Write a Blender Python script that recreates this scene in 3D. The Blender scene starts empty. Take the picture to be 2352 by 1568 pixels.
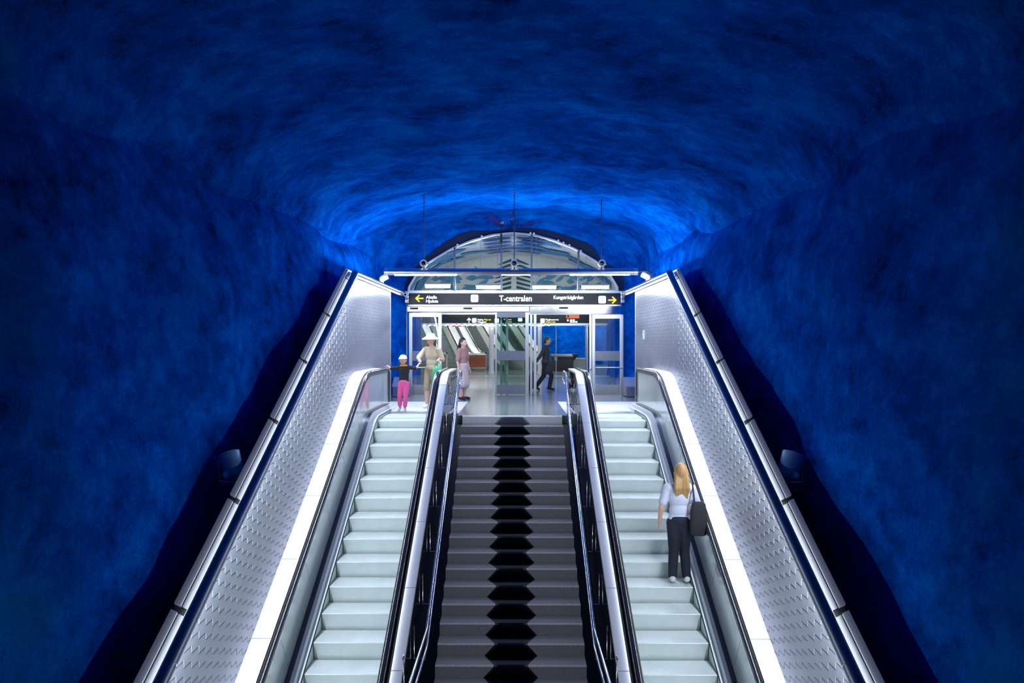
import bpy, bmesh, math, random
from mathutils import Vector, Matrix, Euler, noise

random.seed(7)
R = math.radians
SC = bpy.context.scene
COL = SC.collection

# ------------------------------------------------------------------ camera, world, exposure
CZ = 1.53                       # eye height above the upper landing
cam_d = bpy.data.cameras.new('camera')
cam = bpy.data.objects.new('camera', cam_d)
COL.objects.link(cam)
cam.location = (0.057, 0.0, CZ)
cam.rotation_euler = (R(90), 0, R(0.25))
cam_d.sensor_width = 36.0
cam_d.lens = 24.63
cam_d.clip_end = 200
SC.camera = cam

world = bpy.data.worlds.new('world')
SC.world = world
world.use_nodes = True
world.node_tree.nodes['Background'].inputs[0].default_value = (0.002, 0.004, 0.012, 1)
world.node_tree.nodes['Background'].inputs[1].default_value = 1.0

SC.view_settings.view_transform = 'Standard'
SC.view_settings.look = 'None'
SC.view_settings.exposure = 0.0
SC.view_settings.gamma = 1.0
SC.view_settings.use_curve_mapping = False

LAMP = (0.80, 0.885, 1.0)        # cool white fluorescent tubes
E_SIDE = 140.0                   # slot of the side tubes along the slope
E_SIDE_TOP = 110.0               # slot of the side tubes, level end
E_CROSS = 170.0                  # slots of the tube over the landing
E_HALL = 150.0                   # tubes in the hall behind the portal
E_UP = 5.2                     # slots facing the coping channel
E_SIGN = 1.6

# ------------------------------------------------------------------ materials
def new_mat(name):
    m = bpy.data.materials.new(name)
    m.use_nodes = True
    nt = m.node_tree
    return m, nt, nt.nodes['Principled BSDF']

def mat(name, col, rough=0.5, metal=0.0, var=0.0, scale=6.0, bump=0.0, bscale=60.0, stretch=None, spec=None, coat=0.0):
    m, nt, b = new_mat(name)
    b.inputs['Base Color'].default_value = (*col, 1)
    b.inputs['Roughness'].default_value = rough
    b.inputs['Metallic'].default_value = metal
    if spec is not None:
        b.inputs['Specular IOR Level'].default_value = spec
    b.inputs['Coat Weight'].default_value = coat
    if var or bump:
        tc = nt.nodes.new('ShaderNodeTexCoord')
        mp = nt.nodes.new('ShaderNodeMapping')
        if stretch:
            mp.inputs['Scale'].default_value = stretch
        nt.links.new(tc.outputs['Object'], mp.inputs['Vector'])
    if var:
        n = nt.nodes.new('ShaderNodeTexNoise')
        n.inputs['Scale'].default_value = scale
        n.inputs['Detail'].default_value = 5
        nt.links.new(mp.outputs[0], n.inputs['Vector'])
        r = nt.nodes.new('ShaderNodeMapRange')
        r.inputs['From Min'].default_value = 0.25
        r.inputs['From Max'].default_value = 0.75
        r.inputs['To Min'].default_value = 1 - var
        r.inputs['To Max'].default_value = 1 + var
        nt.links.new(n.outputs['Fac'], r.inputs['Value'])
        mx = nt.nodes.new('ShaderNodeVectorMath')
        mx.operation = 'SCALE'
        mx.inputs[0].default_value = col
        nt.links.new(r.outputs[0], mx.inputs['Scale'])
        nt.links.new(mx.outputs[0], b.inputs['Base Color'])
    if bump:
        n2 = nt.nodes.new('ShaderNodeTexNoise')
        n2.inputs['Scale'].default_value = bscale
        n2.inputs['Detail'].default_value = 4
        nt.links.new(mp.outputs[0], n2.inputs['Vector'])
        bp = nt.nodes.new('ShaderNodeBump')
        bp.inputs['Strength'].default_value = bump
        bp.inputs['Distance'].default_value = 0.02
        nt.links.new(n2.outputs['Fac'], bp.inputs['Height'])
        nt.links.new(bp.outputs[0], b.inputs['Normal'])
    return m

def emit(name, col, strength, base=(0.8, 0.8, 0.8)):
    m, nt, b = new_mat(name)
    b.inputs['Base Color'].default_value = (*base, 1)
    b.inputs['Emission Color'].default_value = (*col, 1)
    b.inputs['Emission Strength'].default_value = strength
    return m

def glass(name, tint, refl=0.12, rough=0.02, ior=1.5):
    m = bpy.data.materials.new(name)
    m.use_nodes = True
    nt = m.node_tree
    nt.nodes.clear()
    out = nt.nodes.new('ShaderNodeOutputMaterial')
    tr = nt.nodes.new('ShaderNodeBsdfTransparent')
    tr.inputs[0].default_value = (*tint, 1)
    gl = nt.nodes.new('ShaderNodeBsdfGlossy')
    gl.inputs['Roughness'].default_value = rough
    gl.inputs['Color'].default_value = (0.9, 0.95, 1, 1)
    fr = nt.nodes.new('ShaderNodeFresnel')
    fr.inputs['IOR'].default_value = ior
    ad = nt.nodes.new('ShaderNodeMath')
    ad.operation = 'ADD'
    ad.inputs[1].default_value = refl
    ad.use_clamp = True
    mix = nt.nodes.new('ShaderNodeMixShader')
    nt.links.new(fr.outputs[0], ad.inputs[0])
    nt.links.new(ad.outputs[0], mix.inputs[0])
    nt.links.new(tr.outputs[0], mix.inputs[1])
    nt.links.new(gl.outputs[0], mix.inputs[2])
    nt.links.new(mix.outputs[0], out.inputs[0])
    return m

def cave_mat():
    m, nt, b = new_mat('blue_painted_rock')
    N, L = nt.nodes, nt.links
    geo = N.new('ShaderNodeNewGeometry')
    def nz(scale, detail, rough, stretch, dist=0.0):
        mp = N.new('ShaderNodeMapping')
        mp.inputs['Scale'].default_value = stretch
        L.new(geo.outputs['Position'], mp.inputs['Vector'])
        n = N.new('ShaderNodeTexNoise')
        n.inputs['Scale'].default_value = scale
        n.inputs['Detail'].default_value = detail
        n.inputs['Roughness'].default_value = rough
        n.inputs['Distortion'].default_value = dist
        L.new(mp.outputs[0], n.inputs['Vector'])
        return n
    a = nz(1.3, 5, 0.6, (0.6, 0.75, 0.9), 0.2)      # big brush patches
    c = nz(4.0, 7, 0.72, (0.6, 1.0, 1.0), 0.15)       # strokes
    g = nz(26.0, 4, 0.75, (1, 1, 1))                  # spray plaster grain
    def ramp(n, lo, hi):
        r = N.new('ShaderNodeMapRange')
        r.inputs['From Min'].default_value = lo
        r.inputs['From Max'].default_value = hi
        L.new(n.outputs['Fac'], r.inputs['Value'])
        return r
    ra, rc, rg = ramp(a, 0.32, 0.68), ramp(c, 0.34, 0.68), ramp(g, 0.25, 0.75)
    def math(op, x, y):
        k = N.new('ShaderNodeMath')
        k.operation = op
        for i, v in enumerate((x, y)):
            if isinstance(v, (int, float)):
                k.inputs[i].default_value = v
            else:
                L.new(v, k.inputs[i])
        return k.outputs[0]
    s = math('ADD', math('MULTIPLY', ra.outputs[0], 0.42), math('MULTIPLY', rc.outputs[0], 0.38))
    s = math('ADD', s, math('MULTIPLY', rg.outputs[0], 0.30))
    cr = N.new('ShaderNodeValToRGB')
    e = cr.color_ramp.elements
    e[0].position = 0.12
    e[0].color = (0.0001, 0.008, 0.085, 1)
    e[1].position = 0.95
    e[1].color = (0.0003, 0.22, 0.88, 1)
    x = cr.color_ramp.elements.new(0.5)
    x.color = (0.0002, 0.088, 0.52, 1)
    L.new(s, cr.inputs[0])
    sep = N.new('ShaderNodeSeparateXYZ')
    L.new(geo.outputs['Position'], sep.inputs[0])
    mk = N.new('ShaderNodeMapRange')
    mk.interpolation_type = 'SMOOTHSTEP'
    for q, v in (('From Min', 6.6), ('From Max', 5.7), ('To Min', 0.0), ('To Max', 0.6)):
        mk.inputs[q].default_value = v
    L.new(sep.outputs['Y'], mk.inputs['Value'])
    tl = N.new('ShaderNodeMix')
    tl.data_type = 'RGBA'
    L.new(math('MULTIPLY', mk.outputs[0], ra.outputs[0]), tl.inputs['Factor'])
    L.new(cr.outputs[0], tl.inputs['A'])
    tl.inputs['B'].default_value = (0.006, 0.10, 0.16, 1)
    L.new(tl.outputs['Result'], b.inputs['Base Color'])
    b.inputs['Roughness'].default_value = 1.0
    b.inputs['Specular IOR Level'].default_value = 0.0
    hs = math('ADD', rg.outputs[0], math('MULTIPLY', rc.outputs[0], 0.8))
    bp = N.new('ShaderNodeBump')
    bp.inputs['Strength'].default_value = 0.5
    bp.inputs['Distance'].default_value = 0.03
    L.new(hs, bp.inputs['Height'])
    L.new(bp.outputs[0], b.inputs['Normal'])
    return m

M = {}
M['cave'] = cave_mat()
M['steel'] = mat('brushed_steel', (0.62, 0.64, 0.68), 0.32, 1.0, 0.06, 30, stretch=(1, 1, 0.1))
M['tile'] = mat('satin_metal_tile', (0.40, 0.41, 0.475), 0.42, 0.75, 0.05, 3)
M['polished'] = mat('polished_steel', (0.75, 0.77, 0.8), 0.16, 1.0)
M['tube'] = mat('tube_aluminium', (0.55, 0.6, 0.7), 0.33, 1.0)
M['tube_slope'] = mat('shaded_tube_aluminium', (0.27, 0.29, 0.34), 0.36, 1.0)  # same tube metal, its dark cave reflection put into the colour
M['deck'] = mat('white_deck_metal', (0.86, 0.87, 0.9), 0.4, 0.15, 0.02, 2)
M['deck_in'] = mat('pale_deck_metal', (0.78, 0.8, 0.85), 0.3, 0.6, 0.04, 2)
M['channel'] = mat('brushed_channel_metal', (0.42, 0.43, 0.47), 0.34, 0.9)
M['coping'] = mat('grey_coping_metal', (0.55, 0.56, 0.58), 0.5, 0.2)
M['panel'] = mat('enamel_balustrade_panel', (0.50, 0.54, 0.53), 0.14, 0.0, 0.03, 2, coat=0.6)
M['rubber'] = mat('black_handrail_rubber', (0.015, 0.016, 0.02), 0.22, 0.0, coat=0.7)
M['darkstrip'] = mat('dark_anodised', (0.10, 0.11, 0.14), 0.3, 1.0)
M['black'] = mat('black_finish', (0.006, 0.007, 0.01), 0.5)
M['blackglass'] = mat('black_polished_panel', (0.012, 0.013, 0.016), 0.08, 0.0, coat=0.5)
M['granite'] = mat('dark_granite', (0.24, 0.24, 0.26), 0.5, 0.0, 0.35, 90)
M['inlay'] = mat('black_granite', (0.006, 0.006, 0.008), 0.5)
M['nosing'] = mat('lit_granite_edge', (0.50, 0.50, 0.51), 0.5, 0.0, 0.35, 70)  # granite lightened to paint in the light caught by the nosing
M['nosing_in'] = mat('lit_black_edge', (0.07, 0.07, 0.078), 0.5)  # black inlay lightened likewise along its lit edge
M['terrazzo'] = mat('pale_terrazzo', (0.92, 0.92, 0.91), 0.4, 0.0, 0.1, 80)
M['terrazzo_dark'] = mat('grey_terrazzo', (0.50, 0.50, 0.505), 0.45, 0.0, 0.25, 80)
M['floor'] = mat('polished_dark_stone', (0.21, 0.22, 0.235), 0.16, 0.0, 0.25, 3, stretch=(0.6, 2.2, 1))
M['paleplate'] = mat('pale_floor_plate', (0.82, 0.84, 0.84), 0.35, 0.0, 0.04, 5)
M['stepmetal'] = mat('escalator_step_aluminium', (0.80, 0.86, 0.85), 0.42, 0.25, 0.05, 5)
M['stepriser'] = mat('escalator_riser_aluminium', (0.72, 0.79, 0.78), 0.45, 0.25, 0.05, 5)
M['frame'] = mat('light_aluminium', (0.74, 0.76, 0.80), 0.3, 0.8)
M['greyband'] = mat('grey_glass_band', (0.22, 0.24, 0.29), 0.25, 0.3)
M['darkframe'] = mat('blue_grey_mullion', (0.10, 0.14, 0.20), 0.35, 0.6)
M['navy'] = mat('navy_fascia', (0.003, 0.018, 0.06), 0.7)
M['paintleaf'] = mat('deep_blue_paint', (0.002, 0.018, 0.22), 0.8)
M['signblack'] = mat('sign_black', (0.014, 0.018, 0.026), 0.3, spec=0.2)
M['clear'] = glass('clear_glass', (0.93, 0.97, 0.96), 0.05)
M['clearg'] = glass('greenish_glass', (0.74, 0.86, 0.83), 0.06)
M['lamp_side'] = emit('tube_slot_light', LAMP, E_SIDE)
M['lamp_up'] = emit('channel_slot_light', LAMP, E_UP)
M['added_uptop'] = emit('added_level_uplight', LAMP, E_UP * 11)  # added uplight on the level tubes, brightens the vault
M['lamp_top'] = emit('level_slot_light', LAMP, E_SIDE_TOP)
M['lamp_cross'] = emit('cross_slot_light', LAMP, E_CROSS)
M['added_cross_up'] = emit('added_cross_uplight', LAMP, 105.0)  # added uplight on the cross tube, brightens ceiling and end wall
M['lamp_hall'] = emit('hall_tube_light', (0.88, 0.96, 1.0), E_HALL)
M['lamp_spot'] = emit('downlight_light', (1, 0.97, 0.92), 14.0)
M['sign_white'] = emit('sign_white_light', (0.95, 0.98, 1.0), E_SIGN)
M['sign_yellow'] = emit('sign_yellow_light', (1.0, 0.82, 0.03), 1.2, (0.8, 0.7, 0.05))
M['sign_red'] = emit('sign_red_light', (0.9, 0.05, 0.18), 0.8, (0.7, 0.05, 0.1))
M['sign_orange'] = emit('sign_orange_light', (0.8, 0.17, 0.06), 0.5, (0.6, 0.2, 0.1))
M['sign_green'] = emit('sign_green_light', (0.55, 1.0, 0.8), 1.2)
M['sign_pink'] = emit('sign_pink_light', (1.0, 0.75, 0.85), 1.2)
M['sign_letter'] = mat('pale_blue_letter', (0.45, 0.55, 0.8), 0.5)
M['white'] = mat('white_enamel', (0.8, 0.8, 0.82), 0.35)
M['blueshell'] = mat('blue_lamp_shell', (0.18, 0.36, 0.62), 0.4)
M['hallwhite'] = mat('hall_pale_plaster', (0.76, 0.75, 0.68), 0.8, 0.0, 0.12, 1.2, bump=0.3, bscale=4)
M['hallgrey'] = mat('hall_grey_cladding', (0.52, 0.56, 0.54), 0.45, 0.0, 0.1, 2)
M['muralblue'] = mat('mural_pale_blue', (0.12, 0.30, 0.46), 0.8, 0.0, 0.25, 3)
M['muralteal'] = mat('mural_dark_teal', (0.05, 0.10, 0.13), 0.8, 0.0, 0.2, 3)
M['whitecolumn'] = mat('pale_column', (0.70, 0.68, 0.66), 0.4, 0.0, 0.12, 6)
M['orange'] = mat('rust_orange_board', (0.36, 0.085, 0.02), 0.45, 0.0, 0.08, 4)
M['farstep'] = mat('grey_green_step', (0.20, 0.24, 0.235), 0.6)
M['khaki'] = mat('khaki_cotton', (0.36, 0.29, 0.20), 0.85)
M['skin'] = mat('skin', (0.66, 0.40, 0.31), 0.5)
M['hairdark'] = mat('dark_hair', (0.018, 0.014, 0.012), 0.5)
M['hairbrown'] = mat('brown_hair', (0.09, 0.05, 0.03), 0.5)
M['hairblond'] = mat('blond_hair', (0.42, 0.24, 0.09), 0.5, 0.0, 0.3, 25, stretch=(1, 1, 0.15))
M['tee_black'] = mat('black_cotton', (0.02, 0.02, 0.028), 0.85)
M['pink'] = mat('bright_pink_cotton', (0.85, 0.12, 0.36), 0.8)
M['orangecloth'] = mat('orange_cloth', (0.78, 0.33, 0.07), 0.8)
M['whitecloth'] = mat('white_cloth', (0.85, 0.85, 0.87), 0.8)
M['lilac'] = mat('pale_lilac_cotton', (0.62, 0.64, 0.78), 0.8)
M['beige'] = mat('beige_cotton', (0.55, 0.46, 0.33), 0.85)
M['green'] = mat('green_bag_cloth', (0.05, 0.42, 0.20), 0.7)
M['greycoat'] = mat('dark_grey_wool', (0.05, 0.05, 0.055), 0.9)
M['denim'] = mat('dark_navy_denim', (0.012, 0.016, 0.032), 0.85)
M['mauve'] = mat('mauve_cotton', (0.36, 0.20, 0.19), 0.85)
M['palefloral'] = mat('pale_floral_cotton', (0.52, 0.42, 0.44), 0.85, 0.0, 0.4, 40)
M['shoe'] = mat('white_shoe', (0.75, 0.75, 0.74), 0.6)
M['eye'] = mat('dark_eye', (0.02, 0.015, 0.012), 0.3)
M['lip'] = mat('lip', (0.48, 0.18, 0.16), 0.5)

# ------------------------------------------------------------------ mesh helpers
class MB:
    def __init__(s):
        s.bm = bmesh.new()
    def face(s, pts, mi=0):
        try:
            f = s.bm.faces.new([s.bm.verts.new(p) for p in pts])
            f.material_index = mi
            return f
        except ValueError:
            return None
    def box(s, x0, x1, y0, y1, z0, z1, mi=0, bev=0.0):
        x0, x1 = min(x0, x1), max(x0, x1)
        y0, y1 = min(y0, y1), max(y0, y1)
        z0, z1 = min(z0, z1), max(z0, z1)
        v = [s.bm.verts.new(p) for p in ((x0, y0, z0), (x1, y0, z0), (x1, y1, z0), (x0, y1, z0),
                                         (x0, y0, z1), (x1, y0, z1), (x1, y1, z1), (x0, y1, z1))]
        fs = []
        for q in ((0, 3, 2, 1), (4, 5, 6, 7), (0, 1, 5, 4), (1, 2, 6, 5), (2, 3, 7, 6), (3, 0, 4, 7)):
            f = s.bm.faces.new([v[i] for i in q])
            f.material_index = mi
            fs.append(f)
        if bev:
            es = list({e for f in fs for e in f.edges})
            r = bmesh.ops.bevel(s.bm, geom=es, offset=bev, segments=2, affect='EDGES', profile=0.5)
            for f in r['faces']:
                f.material_index = mi
        return s
    def grid(s, rows, mi=0, caps=True, closed=True):
        """rows: rings of points with equal count"""
        vr = [[s.bm.verts.new(p) for p in r] for r in rows]
        n = len(vr[0])
        for a, b in zip(vr[:-1], vr[1:]):
            for i in range(n if closed else n - 1):
                j = (i + 1) % n
                try:
                    f = s.bm.faces.new((a[i], a[j], b[j], b[i]))
                    f.material_index = mi
                except ValueError:
                    pass
        if caps and closed:
            for r in (vr[0], vr[-1]):
                try:
                    f = s.bm.faces.new(r)
                    f.material_index = mi
                except ValueError:
                    pass
        return s
    def sweep(s, prof, path, mi=0):
        """prof: (x, n) points; path: (y, z, ny, nz)"""
        return s.grid([[(x, y + n * ny, z + n * nz) for x, n in prof] for y, z, ny, nz in path], mi)
    def prism_x(s, poly, x0, x1, mi=0):
        return s.grid([[(x0, y, z) for y, z in poly], [(x1, y, z) for y, z in poly]], mi)
    def prism_y(s, poly, y0, y1, mi=0):
        return s.grid([[(x, y0, z) for x, z in poly], [(x, y1, z) for x, z in poly]], mi)
    def prism_z(s, poly, z0, z1, mi=0):
        return s.grid([[(x, y, z0) for x, y in poly], [(x, y, z1) for x, y in poly]], mi)
    def tube(s, pts, r, seg=12, mi=0, closed=False):
        pts = [Vector(p) for p in pts]
        rr = r if isinstance(r, (list, tuple)) else [r] * len(pts)
        n = len(pts)
        tang = []
        for i in range(n):
            a = pts[i] - pts[i - 1] if (i > 0 or closed) else None
            b = pts[(i + 1) % n] - pts[i] if (i < n - 1 or closed) else None
            t = (a.normalized() if a else Vector()) + (b.normalized() if b else Vector())
            tang.append(t.normalized())
        up = Vector((0, 0, 1))
        if abs(tang[0].dot(up)) > 0.9:
            up = Vector((1, 0, 0))
        u = tang[0].cross(up).normalized()
        rows = []
        for i, (p, t) in enumerate(zip(pts, tang)):
            u = (u - t * u.dot(t)).normalized()
            w = t.cross(u)
            k = 1.0
            if 0 < i < n - 1:
                c = (pts[i] - pts[i - 1]).normalized().dot(t)
                k = 1.0 / max(c, 0.5)
            rows.append([p + (u * math.cos(2 * math.pi * j / seg) + w * math.sin(2 * math.pi * j / seg)) * rr[i] for j in range(seg)])
        if closed:
            rows.append(rows[0])
        return s.grid(rows, mi, caps=not closed)
    def lathe(s, prof, base=(0, 0, 0), axis=(0, 0, 1), seg=20, mi=0):
        ax = Vector(axis).normalized()
        up = Vector((0, 0, 1)) if abs(ax.z) < 0.9 else Vector((1, 0, 0))
        u = ax.cross(up).normalized()
        w = ax.cross(u)
        b = Vector(base)
        return s.grid([[b + ax * h + (u * math.cos(2 * math.pi * j / seg) + w * math.sin(2 * math.pi * j / seg)) * max(r, 1e-4) for j in range(seg)] for r, h in prof], mi)
    def ell(s, c, r, rot=None, mi=0, seg=14):
        c = Vector(c)
        rows = []
        for i in range(1, seg // 2 + 2):
            a = math.pi * (i - 0.5) / (seg // 2 + 1)
            ring = []
            for j in range(seg):
                b = 2 * math.pi * j / seg
                p = Vector((r[0] * math.sin(a) * math.cos(b), r[1] * math.sin(a) * math.sin(b), r[2] * math.cos(a)))
                if rot:
                    p = rot @ p
                ring.append(c + p)
            rows.append(ring)
        return s.grid(rows, mi)
    def cap(s, p0, r0, p1, r1, seg=12, mi=0):
        """tapered capsule"""
        p0, p1 = Vector(p0), Vector(p1)
        d = p1 - p0
        L = d.length
        if L < 1e-6:
            return s.ell(p0, (r0, r0, r0), mi=mi)
        prof = []
        for i in range(1, 5):
            a = math.pi / 2 * i / 4.5
            prof.append((r0 * math.sin(a), -r0 * math.cos(a)))
        prof += [(r0, 0), (r1, L)]
        for i in range(4, 0, -1):
            a = math.pi / 2 * i / 4.5
            prof.append((r1 * math.sin(a), L + r1 * math.cos(a)))
        return s.lathe(prof, p0, d, seg, mi)
    def build(s, name, mats, parent=None, smooth=None, label=None, kind=None):
        bmesh.ops.recalc_face_normals(s.bm, faces=s.bm.faces[:])
        me = bpy.data.meshes.new(name)
        s.bm.to_mesh(me)
        s.bm.free()
        for m in (mats if isinstance(mats, (list, tuple)) else [mats]):
            me.materials.append(M[m] if isinstance(m, str) else m)
        if smooth is not None:
            for p in me.polygons:
                p.use_smooth = True
            me.set_sharp_from_angle(angle=R(smooth))
        return link(name, me, parent, label, kind)

def link(name, me, parent=None, label=None, kind=None):
    o = bpy.data.objects.new(name, me)
    COL.objects.link(o)
    if parent:
        adopt(o, parent)
    if label:
        o['label'] = label
    if kind:
        o['kind'] = kind
    return o

def world_loc(o):
    p = o
    while p.parent:
        p = p.parent
    return Matrix.Translation(p.location)

def adopt(o, parent):
    o.parent = parent
    if parent.type == 'EMPTY':
        o.matrix_parent_inverse = Matrix.Translation(-parent.location)

def thing(name, label, cat, loc, group=None):
    o = bpy.data.objects.new(name, None)
    o.empty_display_size = 0.2
    COL.objects.link(o)
    o.location = loc
    o['label'] = label
    o['category'] = cat
    if group:
        o['group'] = group
    return o

def tag(o, label, cat, group=None):
    o['label'] = label
    o['category'] = cat
    if group:
        o['group'] = group
    return o

def struct(mb, name, mats, smooth=None, label=None):
    o = mb.build(name, mats, None, smooth, label)
    o['kind'] = 'structure'
    return o

# ------------------------------------------------------------------ slope geometry
T = math.tan(R(30))
def zi(y, D):
    return CZ + T * y - D
YLOW = 3.2
NI = (-math.sin(R(30)), math.cos(R(30)))

def ipath(D, zl, yend, ylow=YLOW, rad=1.2, n=8):
    yk = (zl - CZ + D) / T
    t = rad * math.tan(R(15))
    pts = [(ylow, zi(ylow, D), *NI)]
    if rad <= 0.01:
        h = (NI[0] + 0.0, NI[1] + 1.0)
        l = math.hypot(*h)
        h = (h[0] / l / math.cos(R(15)), h[1] / l / math.cos(R(15)))
        pts.append((yk, zl, *h))
    else:
        cy, cz = yk + t, zl - rad
        for i in range(n + 1):
            a = R(30) * (1 - i / n)
            pts.append((cy - rad * math.sin(a), cz + rad * math.cos(a), -math.sin(a), math.cos(a)))
    pts.append((yend, zl, 0, 1))
    return pts

def subpath(path, y0, y1):
    """part of a path between two y values"""
    def at(y):
        for a, b in zip(path[:-1], path[1:]):
            if a[0] <= y <= b[0]:
                k = (y - a[0]) / (b[0] - a[0] + 1e-9)
                return tuple(a[i] + (b[i] - a[i]) * k for i in range(4))
        return path[0] if y < path[0][0] else path[-1]
    return [at(y0)] + [p for p in path if y0 + 1e-4 < p[0] < y1 - 1e-4] + [at(y1)]

def pz(path, y):
    return subpath(path, y, y)[0][1]

# ------------------------------------------------------------------ the cave
def lerp_table(tab, y):
    if y <= tab[0][0]:
        return tab[0][1]
    for (a, va), (b, vb) in zip(tab[:-1], tab[1:]):
        if y <= b:
            k = (y - a) / (b - a)
            return va + (vb - va) * k
    return tab[-1][1]
XS = [(-3, 4.7), (4, 4.4), (7.7, 4.22), (10, 4.1), (13, 3.95), (16, 3.85), (18, 3.76), (19.4, 3.66)]
ZS = [(-3, 3.6), (5.7, 3.62), (8, 3.68), (13, 3.75), (16, 3.8), (18, 3.8), (19.4, 3.75)]
ZC = [(-3, 5.9), (4, 5.5), (8, 5.2), (12, 4.95), (15.6, 4.86), (18, 5.0), (19.4, 5.08)]
HOLE = [(-3.12, 0.0), (-3.12, 1.5), (-3.12, 3.0), (-3.02, 3.35), (-2.75, 3.72), (-2.46, 3.99), (-2.3, 4.13), (-1.98, 4.38),
        (-1.56, 4.63), (-1.19, 4.73), (-.62, 4.73), (-.2, 4.77), (.29, 4.81), (.9, 4.77), (1.45, 4.61), (2.07, 4.4),
        (2.31, 4.24), (2.5, 3.89), (2.91, 3.65), (3.15, 3.35), (3.17, 3.0), (3.17, 1.5), (3.17, 0.0)]
HOLE_U = [i / (len(HOLE) - 1) for i in range(len(HOLE))]
NU_W, NU_V = 46, 90
YB = 20.45

def hole_pt(side, k):
    """k in 0..1 along the left wall, the vault or the right wall"""
    if side == 'l':
        return (-3.12, 0 + 3.0 * k)
    if side == 'r':
        return (3.17, 3.0 * (1 - k))
    arc = HOLE[2:-2]
    f = k * (len(arc) - 1)
    i = min(int(f), len(arc) - 2)
    w = f - i
    return (arc[i][0] * (1 - w) + arc[i + 1][0] * w, arc[i][1] * (1 - w) + arc[i + 1][1] * w)

def cave_row(y):
    yy = min(y, 19.4)
    xs, zs, zc = lerp_table(XS, yy), lerp_table(ZS, yy), lerp_table(ZC, yy)
    zb = min(-0.02, max(-8.4, T * (y - 14.2) - 1.4)) if y < 16.5 else -0.02
    fade = min(1, max(0, (19.0 - yy) / 4))
    zl_ = zs + 0.22 * noise.noise(Vector((y * 0.55, 2.3, 0))) * fade
    zr_ = zs + 0.22 * noise.noise(Vector((y * 0.55, 7.7, 0))) * fade
    row = []
    for i in range(NU_W):
        k = i / NU_W
        row.append(('l', k, -max(3.5, xs - 1.0 * (1 - k) * min(1, max(0, (19.4 - yy) / 3))), zb + (zl_ - zb) * k))
    for i in range(NU_V + 1):
        k = i / NU_V
        a = math.pi * (1 - k)
        c, sn = math.cos(a), math.sin(a)
        row.append(('v', k, xs * math.copysign(abs(c) ** 0.85, c), (zl_ + (zr_ - zl_) * k) + (zc - (zl_ + (zr_ - zl_) * k)) * abs(sn) ** 0.8))
    for i in range(NU_W):
        k = (i + 1) / NU_W
        row.append(('r', k, max(3.5, xs - 1.0 * k * min(1, max(0, (19.4 - yy) / 3))), zr_ + (zb - zr_) * k))
    return row

cave_rows = []
ys = [-3 + i * 0.16 for i in range(141)]           # -3 .. 19.4
for y in ys:
    cave_rows.append([(x, y, z) for _, _, x, z in cave_row(y)])
base = cave_row(19.4)
for st in range(1, 9):                               # curves in to the portal opening
    k = st / 8
    bulge = math.sin(k * math.pi / 2)
    r = []
    for side, kk, x, z in base:
        hx, hz = hole_pt(side, kk)
        r.append((x + (hx - x) * k ** 1.0, 19.4 + (YB - 19.4) * bulge, z + (hz - z) * k))
    cave_rows.append(r)

def cave_disp(p, row_i, nrows):
    x, y, z = p
    v = Vector((x, y, z))
    d = 0.20 * noise.noise(v * 0.55) + 0.07 * noise.noise(v * 1.4 + Vector((9, 3, 1))) + 0.03 * noise.noise(v * 3.3)
    edge = max(0.0, min(1.0, (nrows - 1 - row_i) / 6))
    return d * edge
nr = len(cave_rows)
disp = []
for ri, r in enumerate(cave_rows):
    out = []
    for ci, p in enumerate(r):
        y = p[1]
        c = Vector((0, y, 1.8))
        dirv = (Vector(p) - c)
        dirv.y = 0
        dirv.normalize()
        d = cave_disp(p, ri, nr)
        seam = min(abs(ci - NU_W), abs(ci - (NU_W + NU_V)))
        d += 0.10 * math.exp(-(seam / 1.2) ** 2) * max(0, min(1, (nr - 12 - ri) / 10))
        q = Vector(p) + dirv * d
        if p[2] <= 0.0 and y > 16.5:
            q.z = p[2]
        out.append(q)
    disp.append(out)
def cave_part(name, c0, c1, r0, r1):
    mb = MB()
    mb.grid([disp[r][c0:c1 + 1] for r in range(r0, r1 + 1)], 0, caps=False, closed=False)
    return struct(mb, name, 'cave', 180)
cave_part('wall_left', 0, NU_W, 0, 140)
cave_part('ceiling', NU_W, NU_W + NU_V, 0, 140)
cave_part('wall_right', NU_W + NU_V, 2 * NU_W + NU_V, 0, 140)
cave_part('wall_back', 0, 2 * NU_W + NU_V, 140, nr - 1)

def ceil_z(x, y):
    ri = min(range(141), key=lambda i: abs(ys[i] - y))
    return min(disp[ri], key=lambda q: abs(q.x - x) + (100 if q.z < 3.6 else 0)).z

# floors
mb = MB()
mb.box(-1.14, 1.14, 14.5, 17.8, -0.3, 0)
mb.box(-3.6, 3.6, 17.8, 20.45, -0.3, 0)
mb.box(-4.6, -3.12, 14.6, 17.8, -0.3, 0)
mb.box(3.12, 4.6, 14.6, 17.8, -0.3, 0)
mb.box(-4.4, -3.6, 17.8, 19.8, -0.3, 0)
mb.box(3.6, 4.4, 17.8, 19.8, -0.3, 0)
mb.box(-9, 9, 20.45, 52, -0.3, 0)
struct(mb, 'floor', 'floor')
mb = MB()
for s in (-1, 1):
    mb.box(s * 1.14, s * 3.12, 14.9, 17.8, -0.29, 0.004)
struct(mb, 'floor_escalator_landing', 'paleplate', label='pale floor plates at the heads of the escalators')
mb = MB()
mb.box(-7, 7, -3, 3.3, -7.2, -6.9)
struct(mb, 'floor_lower', 'floor')

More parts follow.
